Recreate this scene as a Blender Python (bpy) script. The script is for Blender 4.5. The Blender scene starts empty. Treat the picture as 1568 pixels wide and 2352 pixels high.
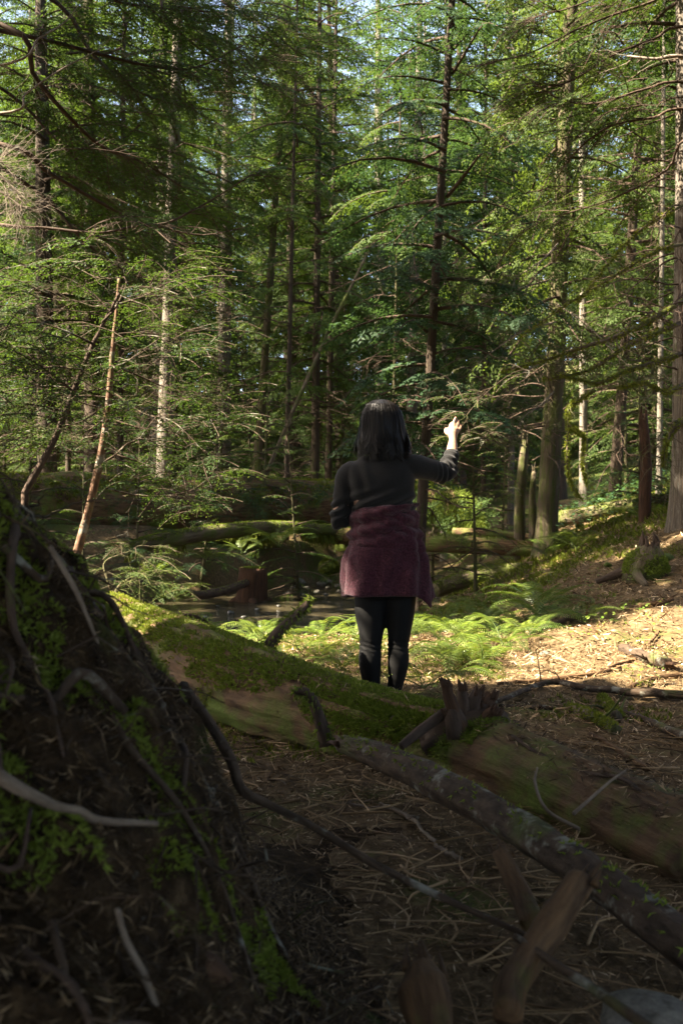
import bpy, math, random
import numpy as np
from mathutils import Vector, Matrix, Euler

# ------------------------------------------------------------------ camera, sky, sun, exposure
sc = bpy.context.scene
COL = sc.collection
CAMH = 1.0
cam_d = bpy.data.cameras.new('camera')
cam = bpy.data.objects.new('camera', cam_d)
COL.objects.link(cam)
cam.location = (0, 0, CAMH)
cam.rotation_euler = (math.radians(90), 0, 0)
cam_d.sensor_fit = 'VERTICAL'
cam_d.sensor_height = 36.0
cam_d.lens = 35.0
cam_d.clip_start = 0.05
cam_d.clip_end = 600
cam_d.dof.use_dof = True
cam_d.dof.focus_distance = 5.2
cam_d.dof.aperture_fstop = 5.0
sc.camera = cam

SUN = np.array([-0.66, -0.16, 0.735]); SUN /= np.linalg.norm(SUN)      # towards the sun
wd = bpy.data.worlds.new('World'); sc.world = wd; wd.use_nodes = True
wn = wd.node_tree
bg = wn.nodes['Background']
sky = wn.nodes.new('ShaderNodeTexSky')
sky.sky_type = 'NISHITA'; sky.sun_disc = False
sky.sun_elevation = math.asin(SUN[2])
sky.sun_rotation = math.atan2(SUN[0], SUN[1])
sky.air_density = 0.55; sky.dust_density = 2.0; sky.ozone_density = 1.0
wn.links.new(sky.outputs[0], bg.inputs[0])
bg.inputs[1].default_value = 0.12
sl = bpy.data.lights.new('sun', 'SUN')
sl.energy = 5.0; sl.angle = math.radians(0.6); sl.color = (1.0, 0.95, 0.87)
so = bpy.data.objects.new('sun', sl); COL.objects.link(so)
so.rotation_euler = Vector(SUN).to_track_quat('Z', 'Y').to_euler()
sc.view_settings.view_transform = 'Standard'
sc.view_settings.look = 'None'
sc.view_settings.exposure = 3.25
sc.view_settings.use_white_balance = True          # the photograph is balanced warm
sc.view_settings.white_balance_temperature = 7700
sc.view_settings.gamma = 1.0
sc.view_settings.use_curve_mapping = False
sc.render.engine = 'CYCLES'
cy = sc.cycles
cy.use_denoising = True
cy.max_bounces = 7; cy.diffuse_bounces = 4; cy.glossy_bounces = 2
cy.transmission_bounces = 4; cy.transparent_max_bounces = 4
cy.sample_clamp_indirect = 6.0
cy.volume_bounces = 0
cy.caustics_reflective = False; cy.caustics_refractive = False

# ------------------------------------------------------------------ helpers
K = (18.0 / 35.0) / 1176.0            # tangent per pixel of a 1568 x 2352 view of the photograph

def at(px, py, d):
    return np.array([(px - 784) * K * d, d, CAMH + (1176 - py) * K * d])

def hsh(i, j, k, seed):
    n = (i * 374761393 + j * 668265263 + k * 2147483647 + seed * 974634777) & 0x7fffffff
    n = ((n ^ (n >> 13)) * 1274126177) & 0x7fffffff
    n = (n ^ (n >> 16)) & 0xffff
    return n / 65535.0

def vnoise(p, seed=0):
    """value noise in 0..1 at points (N,3)"""
    p = np.asarray(p, float)
    f = np.floor(p).astype(np.int64); w = p - f
    w = w * w * (3 - 2 * w)
    out = 0
    for a in (0, 1):
        for b in (0, 1):
            for c in (0, 1):
                h = hsh(f[:, 0] + a, f[:, 1] + b, f[:, 2] + c, seed)
                out = out + h * (w[:, 0] if a else 1 - w[:, 0]) * (w[:, 1] if b else 1 - w[:, 1]) * (w[:, 2] if c else 1 - w[:, 2])
    return out

def fbm(p, octs=3, seed=0):
    s, a, t = 0, 1.0, 0
    p = np.asarray(p, float)
    for o in range(octs):
        s = s + a * vnoise(p * (2.03 ** o) + 17.3 * o, seed + o); t += a; a *= 0.5
    return s / t

def n2(x, y, sc_=1.0, octs=3, seed=0):
    x = np.atleast_1d(np.asarray(x, float)); y = np.atleast_1d(np.asarray(y, float))
    p = np.stack([x.ravel() * sc_, y.ravel() * sc_, np.full(x.size, 0.37)], 1)
    return fbm(p, octs, seed).reshape(x.shape)

def sstep(a, b, x):
    t = np.clip((np.asarray(x, float) - a) / (b - a), 0, 1)
    return t * t * (3 - 2 * t)

def spline(ctrl, m):
    """Catmull-Rom through ctrl (n,k) resampled to m points"""
    c = np.asarray(ctrl, float)
    if len(c) == 2:
        t = np.linspace(0, 1, m)[:, None]
        return c[0] * (1 - t) + c[1] * t
    c = np.vstack([2 * c[0] - c[1], c, 2 * c[-1] - c[-2]])
    n = len(c) - 3
    u = np.linspace(0, n - 1e-6, m); i = u.astype(int); t = (u - i)[:, None]
    p0, p1, p2, p3 = c[i], c[i + 1], c[i + 2], c[i + 3]
    return 0.5 * (2 * p1 + (p2 - p0) * t + (2 * p0 - 5 * p1 + 4 * p2 - p3) * t ** 2 + (3 * p1 - p0 - 3 * p2 + p3) * t ** 3)

class MB:
    """collects quads and triangles with a per-vertex 'tuv' and a per-face 'var'"""
    def __init__(s):
        s.v = []; s.t = []; s.q = []; s.qv = []; s.r = []; s.rv = []; s.n = 0
    def add(s, v, quads=None, tris=None, tuv=None, qvar=None, tvar=None):
        v = np.asarray(v, float).reshape(-1, 3)
        s.v.append(v); s.t.append(np.zeros_like(v) if tuv is None else np.asarray(tuv, float))
        if quads is not None and len(quads):
            quads = np.asarray(quads, int); s.q.append(quads + s.n)
            s.qv.append(np.full(len(quads), .5) if qvar is None else np.asarray(qvar, float))
        if tris is not None and len(tris):
            tris = np.asarray(tris, int); s.r.append(tris + s.n)
            s.rv.append(np.full(len(tris), .5) if tvar is None else np.asarray(tvar, float))
        s.n += len(v)
        return s
    def quads(s, Q, var=None):
        Q = np.asarray(Q, float); n = len(Q)
        if n:
            s.add(Q.reshape(-1, 3), quads=np.arange(4 * n).reshape(n, 4), qvar=var)
    def tris(s, T, var=None):
        T = np.asarray(T, float); n = len(T)
        if n:
            s.add(T.reshape(-1, 3), tris=np.arange(3 * n).reshape(n, 3), tvar=var)
    def mesh(s, name, smooth=True):
        me = bpy.data.meshes.new(name)
        V = np.vstack(s.v); T = np.vstack(s.t)
        q = np.vstack(s.q) if s.q else np.zeros((0, 4), int)
        r = np.vstack(s.r) if s.r else np.zeros((0, 3), int)
        var = np.concatenate(([np.concatenate(s.qv)] if s.qv else []) + ([np.concatenate(s.rv)] if s.rv else []))
        me.vertices.add(len(V)); me.vertices.foreach_set('co', V.ravel())
        nl = q.size + r.size
        me.loops.add(nl); me.loops.foreach_set('vertex_index', np.concatenate([q.ravel(), r.ravel()]).astype(np.int32))
        me.polygons.add(len(q) + len(r))
        st = np.concatenate([np.arange(len(q)) * 4, q.size + np.arange(len(r)) * 3]).astype(np.int32)
        me.polygons.foreach_set('loop_start', st)
        me.update(calc_edges=True)
        if smooth: me.polygons.foreach_set('use_smooth', np.ones(len(q) + len(r), bool))
        a = me.attributes.new('tuv', 'FLOAT_VECTOR', 'POINT'); a.data.foreach_set('vector', T.ravel())
        a = me.attributes.new('var', 'FLOAT', 'FACE'); a.data.foreach_set('value', var)
        return me
    def build(s, name, mat, parent=None, smooth=True):
        return link(name, s.mesh(name, smooth), mat, parent)

def link(name, me, mat, parent=None):
    o = bpy.data.objects.new(name, me)
    if mat is not None and me is not None and len(me.materials) == 0: me.materials.append(mat)
    COL.objects.link(o)
    if parent is not None: o.parent = parent
    return o

def empty(name, loc=(0, 0, 0)):
    o = bpy.data.objects.new(name, None); COL.objects.link(o); o.location = tuple(loc)
    o.empty_display_size = 0.1
    return o

def tag(o, label=None, cat=None, group=None, kind=None):
    if label: o['label'] = label
    if cat: o['category'] = cat
    if group: o['group'] = group
    if kind: o['kind'] = kind
    return o

def frames(P):
    T = np.gradient(P, axis=0); T /= np.linalg.norm(T, axis=1)[:, None] + 1e-12
    a = np.array([0, 0, 1.0]) if abs(T[0, 2]) < .9 else np.array([1.0, 0, 0])
    n = a - T[0] * (a @ T[0]); n /= np.linalg.norm(n)
    N = [n]
    for i in range(1, len(P)):
        n = n - T[i] * (n @ T[i]); n /= np.linalg.norm(n) + 1e-12
        N.append(n)
    N = np.array(N)
    return T, N, np.cross(T, N)

def tube(mb, P, R, n=8, rough=0.0, rs=6.0, seed=0, flat=1.0, cap=True, groove=0, var=.5):
    """swept tube with rounded noise; tuv = (metres round, metres along, 0)"""
    P = np.asarray(P, float); m = len(P)
    R = np.broadcast_to(np.asarray(R, float), (m,))
    T, N, B = frames(P)
    L = np.concatenate([[0], np.cumsum(np.linalg.norm(np.diff(P, axis=0), axis=1))])
    th = np.linspace(0, 2 * np.pi, n, endpoint=False)
    c, s_ = np.cos(th), np.sin(th)
    D = N[:, None, :] * c[None, :, None] + B[:, None, :] * (s_ * flat)[None, :, None]
    rr = np.repeat(R[:, None], n, 1)
    if rough > 0:
        q = (P[:, None, :] + D * R[:, None, None]).reshape(-1, 3)
        nz = fbm(q * rs, 3, seed).reshape(m, n) - .5
        if groove:
            g = np.stack([np.tile(th * groove, m), np.repeat(L * 1.2, n), np.zeros(m * n)], 1)
            nz = nz * .6 + (fbm(g, 2, seed + 5).reshape(m, n) - .5) * .8
        rr = rr * (1 + rough * 2 * nz)
    V = P[:, None, :] + D * rr[:, :, None]
    i = np.arange(m - 1)[:, None] * n; j = np.arange(n)[None, :]; k = (j + 1) % n
    Q = np.stack([i + j, i + k, i + n + k, i + n + j], 2).reshape(-1, 4)
    tuv = np.zeros((m, n, 3)); tuv[:, :, 0] = np.minimum(th, 2 * np.pi - th)[None] * R.mean(); tuv[:, :, 1] = L[:, None]
    V = V.reshape(-1, 3); tuv = tuv.reshape(-1, 3)
    tr = []
    if cap:
        V = np.vstack([V, P[0], P[-1]]); tuv = np.vstack([tuv, [0, 0, 0], [0, L[-1], 0]])
        a, b = m * n, m * n + 1
        for x in range(n):
            tr.append((a, (x + 1) % n, x)); tr.append((b, (m - 1) * n + x, (m - 1) * n + (x + 1) % n))
    mb.add(V, quads=Q, tris=tr if tr else None, tuv=tuv, qvar=np.full(len(Q), var), tvar=np.full(len(tr), var))
    return mb

def rotz(a):
    c, s_ = math.cos(a), math.sin(a)
    return np.array([[c, -s_, 0], [s_, c, 0], [0, 0, 1.0]])
def roty(a):
    c, s_ = math.cos(a), math.sin(a)
    return np.array([[c, 0, s_], [0, 1.0, 0], [-s_, 0, c]])
def rotx(a):
    c, s_ = math.cos(a), math.sin(a)
    return np.array([[1.0, 0, 0], [0, c, -s_], [0, s_, c]])

# ------------------------------------------------------------------ materials
class NT:
    def __init__(s, name):
        s.m = bpy.data.materials.new(name); s.m.use_nodes = True
        s.t = s.m.node_tree; s.t.nodes.clear()
        s.out = s.t.nodes.new('ShaderNodeOutputMaterial')
    def n(s, typ, ins=None, **kw):
        nd = s.t.nodes.new('ShaderNode' + typ)
        for k, v in kw.items(): setattr(nd, k, v)
        for k, v in (ins or {}).items():
            if isinstance(v, bpy.types.NodeSocket): s.t.links.new(v, nd.inputs[k])
            else: nd.inputs[k].default_value = v
        return nd
    def attr(s, name, what='Vector'):
        return s.n('Attribute', attribute_name=name).outputs[what]
    def noise(s, vec, scale, detail=3, rough=.55):
        d = {'Scale': scale, 'Detail': detail, 'Roughness': rough}
        if vec is not None: d['Vector'] = vec
        return s.n('TexNoise', d).outputs['Fac']
    def ramp(s, fac, stops, interp='LINEAR'):
        nd = s.n('ValToRGB', {'Fac': fac}); cr = nd.color_ramp; cr.interpolation = interp
        while len(cr.elements) < len(stops): cr.elements.new(.5)
        for e, (p, c) in zip(cr.elements, stops):
            e.position = p; e.color = (c[0], c[1], c[2], 1) if not np.isscalar(c) else (c, c, c, 1)
        return nd.outputs['Color']
    def math(s, op, a, b=0.0, clamp=False):
        return s.n('Math', {0: a, 1: b}, operation=op, use_clamp=clamp).outputs[0]
    def mix(s, f, a, b, blend='MIX'):
        nd = s.n('Mix', data_type='RGBA', blend_type=blend)
        for k, v in ((0, f), (6, a), (7, b)):
            if isinstance(v, bpy.types.NodeSocket): s.t.links.new(v, nd.inputs[k])
            else: nd.inputs[k].default_value = v if np.isscalar(v) else (v[0], v[1], v[2], 1)
        return nd.outputs[2]
    def mapping(s, vec, scale):
        return s.n('Mapping', {'Vector': vec, 'Scale': scale}).outputs[0]
    def bump(s, h, strength=.5, dist=.01):
        return s.n('Bump', {'Height': h, 'Strength': strength, 'Distance': dist}).outputs[0]
    def bsdf(s, col, rough=.8, spec=.3, normal=None, **kw):
        d = {'Base Color': col if isinstance(col, bpy.types.NodeSocket) else (*col, 1), 'Roughness': rough, 'Specular IOR Level': spec}
        if normal is not None: d['Normal'] = normal
        d.update(kw)
        return s.n('BsdfPrincipled', d).outputs[0]
    def fin(s, sh):
        s.t.links.new(sh, s.out.inputs['Surface']); return s.m

def m_leaf(name, dark, light, tip, trans=.45, spec=.12, rough=.6):
    t = NT(name)
    var = t.attr('var', 'Fac')
    rnd = t.n('ObjectInfo').outputs['Random']
    geo = t.n('NewGeometry').outputs['Position']
    nz = t.noise(geo, .9, 2)
    f = t.math('ADD', t.math('MULTIPLY', nz, .6), t.math('MULTIPLY', rnd, .4))
    c = t.ramp(f, [(.25, dark), (.7, light)])
    c = t.mix(t.ramp(var, [(.55, 0.0), (1, .9)]), c, tip)
    tc = t.mix(1.0, c, (1.5, 1.45, .75), 'MULTIPLY')
    p = t.bsdf(c, rough, spec)
    tr = t.n('BsdfTranslucent', {'Color': tc}).outputs[0]
    return t.fin(t.n('MixShader', {0: trans, 1: p, 2: tr}).outputs[0])

def m_bark(name, c1, c2, c3=None, moss=.0, mossc=(.06, .085, .015), su=26, sv=3.5, bump=.9, dist=.02, lichen=0.0):
    t = NT(name)
    uv = t.attr('tuv')
    rnd = t.n('ObjectInfo').outputs['Random']
    v1 = t.n('Mapping', {'Vector': uv, 'Scale': (su, sv, 1)}, ).outputs[0]
    fis = t.noise(v1, 1.0, 4, .6)
    big = t.noise(t.n('TexCoord').outputs['Object'], 2.3, 3)
    fine = t.noise(t.n('TexCoord').outputs['Object'], 70, 3)
    c = t.ramp(fis, [(.32, c1), (.62, c2)] + ([(.85, c3)] if c3 else []))
    c = t.mix(t.math('MULTIPLY', big, .5), c, t.mix(.5, c, (.03, .022, .015)))
    if lichen:
        l = t.ramp(t.noise(t.n('TexCoord').outputs['Object'], 9, 4, .7), [(.56, 0.0), (.66, lichen)])
        c = t.mix(l, c, (.32, .33, .27))
    if moss:
        nzm = t.noise(t.n('TexCoord').outputs['Object'], 3.1, 4, .65)
        mf = t.ramp(t.math('ADD', nzm, moss - .5), [(.44, 0.0), (.60, 1.0)])
        mc = t.mix(fine, (mossc[0] * .5, mossc[1] * .5, mossc[2] * .6), (mossc[0] * 1.5, mossc[1] * 1.5, mossc[2] * 1.4))
        c = t.mix(mf, c, mc)
    h = t.math('ADD', fis, t.math('MULTIPLY', fine, .25))
    return t.fin(t.bsdf(c, .85, .2, t.bump(h, bump, dist)))

M = {}
M['hemlock'] = m_leaf('hemlock_needles', (.024, .050, .014), (.052, .088, .022), (.105, .150, .040), .40)
M['hemcool'] = m_leaf('cool_hemlock_needles', (.020, .046, .022), (.042, .078, .034), (.085, .130, .055), .40)
M['cedar'] = m_leaf('cedar_sprays', (.028, .056, .015), (.064, .098, .025), (.125, .160, .050), .42)
M['canopy'] = m_leaf('canopy_needles', (.020, .042, .010), (.035, .065, .014), (.06, .09, .02), .25)
M['fern'] = m_leaf('fern_leaf', (.055, .10, .020), (.115, .165, .032), (.22, .24, .07), .38, .35, .42)
M['herb'] = m_leaf('herb_leaf', (.05, .10, .02), (.10, .17, .03), (.18, .24, .06), .4, .35, .45)
M['salal'] = m_leaf('salal_leaf', (.022, .060, .026), (.045, .10, .04), (.07, .14, .05), .25, .5, .35)
M['moss'] = m_leaf('moss_tufts', (.070, .095, .014), (.135, .160, .024), (.21, .23, .05), .35, .1, .8)
M['mossgreen'] = m_leaf('green_moss_tufts', (.070, .105, .018), (.135, .180, .030), (.21, .26, .06), .3, .1, .8)  # slightly greener than the other moss
M['deadmoss'] = m_leaf('dry_moss_strands', (.07, .065, .022), (.12, .11, .035), (.2, .17, .07), .3, .1, .9)
M['bark_dark'] = m_bark('dark_hemlock_bark', (.022, .016, .011), (.085, .060, .042), (.13, .10, .075), moss=.36)
M['bark_fir'] = m_bark('grey_fir_bark', (.045, .036, .028), (.20, .165, .13), (.30, .26, .21), moss=.30, su=18, sv=2.4, lichen=.5)
M['bark_pale'] = m_bark('pale_lichen_bark', (.10, .085, .065), (.26, .225, .18), (.36, .33, .28), moss=.34, lichen=.8)
M['bark_moss'] = m_bark('mossy_bark', (.045, .033, .020), (.13, .10, .065), None, moss=.50, mossc=(.062, .075, .016))
M['bark_red'] = m_bark('red_rotten_wood', (.026, .013, .008), (.085, .040, .022), (.14, .07, .04), moss=.33)
M['bark_stick'] = m_bark('stick_bark', (.020, .013, .008), (.080, .053, .034), (.165, .128, .095), moss=.36, su=34, sv=12, dist=.012, lichen=.5)
M['bark_twig'] = m_bark('twig_bark', (.10, .075, .055), (.22, .175, .13), (.36, .31, .25), moss=.25, su=50, sv=20, dist=.002, bump=.3)
M['twig_lichen'] = m_bark('lichen_twig_bark', (.11, .085, .065), (.26, .21, .165), (.42, .38, .32), moss=.30, su=50, sv=12, dist=.002, bump=.3, lichen=.7)
M['limb_dark'] = m_bark('dark_limb_bark', (.03, .020, .014), (.085, .055, .038), (.14, .10, .075), moss=.30, su=40, sv=10, dist=.004)
M['sapling'] = m_bark('red_sapling_bark', (.075, .038, .024), (.19, .105, .065), (.27, .19, .14), moss=.42, su=50, sv=14, dist=.004, lichen=.5)
M['wood_log'] = m_bark('weathered_log_wood', (.042, .023, .012), (.145, .086, .045), (.23, .16, .10), moss=.46, mossc=(.085, .115, .022), su=26, sv=4.5, dist=.02)
M['wood_red'] = m_bark('torn_heartwood', (.026, .013, .008), (.095, .050, .027), (.17, .10, .06), moss=.25, su=60, sv=3, dist=.01)
M['wood_tan'] = m_bark('bare_tan_wood', (.028, .015, .008), (.15, .085, .040), (.30, .19, .10), moss=.34, su=34, sv=5, dist=.012)

def m_ground():
    t = NT('forest_floor')
    g = t.n('NewGeometry').outputs['Position']
    a = t.math('ADD', t.noise(g, 1.1, 4, .6), t.math('MULTIPLY', t.n('MapRange', {'Value': t.n('SeparateXYZ', {0: g}).outputs['Y'], 'From Min': 16.0, 'From Max': 34.0}).outputs[0], .16)); b = t.noise(g, 26, 4, .7); c_ = t.noise(g, 95, 3, .7)
    duff = t.ramp(b, [(.30, (.028, .018, .009)), (.50, (.095, .062, .032)), (.72, (.22, .155, .088))])
    duff = t.mix(t.math('MULTIPLY', c_, .6), duff, t.mix(.5, duff, (.20, .145, .08)))
    mf = t.ramp(t.math('ADD', a, t.math('MULTIPLY', b, .25)), [(.66, 0.0), (.76, .85)])
    ms = t.ramp(c_, [(.3, (.03, .045, .008)), (.7, (.10, .125, .026))])
    h = t.math('ADD', b, t.math('MULTIPLY', c_, .5))
    return t.fin(t.bsdf(t.mix(mf, duff, ms), .95, .1, t.bump(h, .9, .02)))
M['ground'] = m_ground()

def m_mound():
    t = NT('dark_mound_soil')
    g = t.n('NewGeometry').outputs['Position']
    b = t.noise(g, 22, 4, .7); c_ = t.noise(g, 90, 3, .7); a = t.noise(g, 4, 3, .6)
    c = t.ramp(b, [(.32, (.012, .0075, .004)), (.55, (.048, .030, .015)), (.75, (.12, .080, .042))])
    mf = t.ramp(a, [(.62, 0.0), (.72, .7)])
    c = t.mix(mf, c, t.ramp(c_, [(.3, (.02, .035, .006)), (.7, (.06, .085, .014))]))
    return t.fin(t.bsdf(c, .95, .1, t.bump(t.math('ADD', b, c_), 1.0, .02)))
M['mound'] = m_mound()

def m_litter(name, stops):
    t = NT(name)
    c = t.ramp(t.attr('var', 'Fac'), stops)
    return t.fin(t.bsdf(c, .75, .25))
M['litter'] = m_litter('needle_litter', [(0, (.045, .025, .011)), (.35, (.17, .105, .048)), (.7, (.32, .215, .115)), (1, (.50, .385, .25))])
M['litter_dark'] = m_litter('dark_root_litter', [(0, (.03, .018, .008)), (.6, (.13, .082, .038)), (1, (.32, .225, .125))])
M['stone'] = (lambda t: t.fin(t.bsdf(t.ramp(t.noise(t.n('TexCoord').outputs['Object'], 32, 6, .75), [(.3, (.05, .046, .036)), (.7, (.20, .185, .15))]), .85, .15,
              t.bump(t.noise(t.n('TexCoord').outputs['Object'], 45, 5), .7, .012))))(NT('river_stone'))
M['stone_wet'] = (lambda t: t.fin(t.bsdf(t.ramp(t.noise(t.n('TexCoord').outputs['Object'], 7, 5, .7), [(.3, (.03, .028, .022)), (.7, (.10, .095, .08))]), .25, .5)))(NT('wet_river_stone'))
M['stone_moss'] = m_bark('mossy_stone', (.05, .045, .035), (.14, .13, .11), None, moss=.75, su=3, sv=3)

def m_water():
    t = NT('creek_water')
    g = t.n('NewGeometry').outputs['Position']
    w = t.noise(t.mapping(g, (3.2, 7.5, 1)), 1.0, 4, .65)
    w2 = t.noise(t.mapping(g, (11, 26, 1)), 1.0, 3, .6)
    h = t.math('ADD', w, t.math('MULTIPLY', w2, .4))
    bed = t.ramp(t.noise(g, 5.5, 4, .7), [(.35, (.016, .013, .007)), (.6, (.055, .045, .026)), (.75, (.12, .105, .07))])
    return t.fin(t.bsdf(bed, .07, .6, t.bump(h, .8, .07)))
M['water'] = m_water()

def m_cloth(name, col, col2, scale, bumpd, rough=.9, sheen=.0):
    t = NT(name)
    oc = t.n('TexCoord').outputs['Object']
    nz = t.noise(oc, scale, 4, .65)
    big = t.noise(oc, 7, 3)
    c = t.ramp(nz, [(.3, col), (.7, col2)])
    c = t.mix(t.math('MULTIPLY', big, .35), c, col)
    return t.fin(t.bsdf(c, rough, .15, t.bump(nz, .7, bumpd), **{'Sheen Weight': sheen, 'Sheen Roughness': .5}))
M['sweater'] = m_cloth('charcoal_knit', (.009, .009, .0092), (.020, .0192, .0185), 160, .0015, .9, .12)
M['legging'] = m_cloth('black_stretch_cloth', (.0045, .0045, .0045), (.009, .0088, .0085), 220, .0006, .75, .0)
M['fleece'] = m_cloth('burgundy_fleece', (.018, .004, .008), (.098, .027, .040), 95, .012, .95, .15)
M['fleece_hem'] = m_cloth('burgundy_hem', (.04, .010, .015), (.07, .018, .024), 90, .002, .9, .2)
M['shoe'] = m_cloth('dark_shoe', (.02, .018, .016), (.04, .035, .03), 60, .002, .7)
M['skin'] = (lambda t: t.fin(t.bsdf(t.ramp(t.noise(t.n('TexCoord').outputs['Object'], 60, 3), [(.3, (.26, .145, .098)), (.7, (.32, .19, .13))]), .5, .4,
             **{'Subsurface Weight': .12, 'Subsurface Radius': (.012, .005, .003), 'Subsurface Scale': .4})))(NT('skin'))
M['lip'] = (lambda t: t.fin(t.bsdf((.40, .15, .12), .45, .4)))(NT('lip'))
M['eye'] = (lambda t: t.fin(t.bsdf((.6, .58, .55), .15, .5)))(NT('eye'))
M['iris'] = (lambda t: t.fin(t.bsdf((.03, .018, .010), .15, .5)))(NT('iris'))
def m_hair():
    t = NT('black_hair')
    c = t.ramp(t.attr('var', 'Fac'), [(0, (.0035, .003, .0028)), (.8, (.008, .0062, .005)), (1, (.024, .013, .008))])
    return t.fin(t.bsdf(c, .42, .26))
M['hair'] = m_hair()

# ------------------------------------------------------------------ terrain
CR = np.array([[-9, 9.0], [-4.5, 11.4], [-2.2, 12.9], [-.6, 16.0], [1.0, 18.6], [2.6, 21.5], [4.5, 27.0]])   # creek centre line
def creek_d(x, y):
    x = np.asarray(x, float); y = np.asarray(y, float)
    c = spline(CR, 40); d = np.full(np.broadcast(x, y).shape, 1e9)
    for a, b in zip(c[:-1], c[1:]):
        ab = b - a; t = np.clip(((x - a[0]) * ab[0] + (y - a[1]) * ab[1]) / (ab @ ab), 0, 1)
        d = np.minimum(d, np.hypot(x - a[0] - t * ab[0], y - a[1] - t * ab[1]))
    return d
def far_side(x, y):
    """1 beyond the creek, 0 on this side"""
    yc = np.interp(np.asarray(x, float), CR[:, 0], CR[:, 1])
    return sstep(0, 1.5, np.asarray(y, float) - yc - 1.9)

def gz(x, y):
    x, y = np.broadcast_arrays(np.asarray(x, float), np.asarray(y, float))
    z = (n2(x, y, .9, 3, 3) - .5) * .16 + (n2(x, y, 5, 2, 9) - .5) * .045
    z = z * (.35 + .65 * sstep(1.5, 6, y))
    z = z + .39 * np.maximum(0, x - np.interp(y, [8, 13, 18], [1.15, 1.8, 2.5])) * sstep(6.2, 11.5, y) * (1 - .55 * sstep(18, 32, y)) + .05 * np.maximum(0, np.minimum(y, 20) - 12) * sstep(1.5, 3.5, x)
    z = z + .10 * np.exp(-((x - 2.6) ** 2 + (y - 7.4) ** 2) / 1.6)                 # sunny hummock at right
    z = z + .55 * far_side(x, y) * sstep(2.5, -.5, x) + .25 * far_side(x, y)
    z = z + .045 * np.maximum(0, y - 21) + .02 * np.maximum(0, y - 34) + .13 * np.maximum(0, y - 44) * (1 - .6 * sstep(90, 160, y))
    z = z - .26 * sstep(7.4, 11.0, y) * sstep(1.9, .3, x) * (1 - far_side(x, y))
    d = creek_d(x, y)
    s_ = np.interp(x, [-3.5, -.8], [.55, 1.0])
    z = z - .38 * (1 - sstep(2.2, 3.5, d / s_)) * (1 - sstep(24, 30, y))
    return z

def mound_h(x, y):
    x, y = np.broadcast_arrays(np.asarray(x, float), np.asarray(y, float))
    sh = -.10 * (y - 1.8) + (n2(x * 0 + 3, y, 2.2, 2, 21) - .5) * .10
    prof = np.interp(x - sh, [-1.6, -.95, -.66, -.52, -.41, -.32, -.25, -.20, -.14, .0, .25],
                     [1.3, 1.22, 1.10, .92, .74, .60, .47, .31, .17, .05, -.15])
    g = np.interp(y, [.2, .7, 1.1, 1.5, 1.8, 2.15, 2.55, 3.1], [.10, .28, .50, .80, 1.0, .95, .55, -.15])
    g = g * (1 + .10 * (n2(x, y, 3.0, 2, 31) - .5))
    z = prof * g * .93
    z = z + ((n2(x, y, 6, 3, 5) - .5) * .19 + (n2(x, y, 20, 2, 6) - .5) * .08) * np.clip(z * 3, 0, 1)
    return z

def H(x, y):
    return np.maximum(gz(x, y), mound_h(x, y))

def gp(px, py, dmin=1.2, dmax=60):
    """ground point seen at a pixel"""
    ds = np.geomspace(dmin, dmax, 2400)
    X = (px - 784) * K * ds; Z = CAMH + (1176 - py) * K * ds
    hit = np.nonzero(Z <= gz(X, ds))[0]
    i = hit[0] if len(hit) else len(ds) - 1
    return np.array([X[i], ds[i], Z[i]])

def axis_pts(a, b, step, grow, lo, hi):
    core = list(np.arange(a, b, step)); s_ = step; p = b; up = []
    while p < hi: up.append(p); s_ *= grow; p += s_
    s_ = step; p = a; dn = []
    while p > lo: s_ *= grow; p -= s_; dn.append(p)
    return np.array(dn[::-1] + core + up)
xs = axis_pts(-3.0, 4.2, .048, 1.10, -160, 160); ys = axis_pts(1.2, 9.5, .046, 1.06, -60, 260)
X, Y = np.meshgrid(xs, ys)
Z = gz(X, Y)
fine = (fbm(np.stack([X.ravel() * 9, Y.ravel() * 9, np.zeros(X.size)], 1), 3, 77).reshape(X.shape) - .5) * .05
Z = Z + fine * (np.abs(X) < 6) * (Y < 16)
nx, ny = len(xs), len(ys)
i = np.arange(ny - 1)[:, None] * nx; j = np.arange(nx - 1)[None, :]
Q = np.stack([i + j, i + j + 1, i + nx + j + 1, i + nx + j], 2).reshape(-1, 4)
mb = MB(); mb.add(np.stack([X, Y, Z], 2).reshape(-1, 3), quads=Q)
tag(mb.build('ground', M['ground']), kind='structure')

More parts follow.
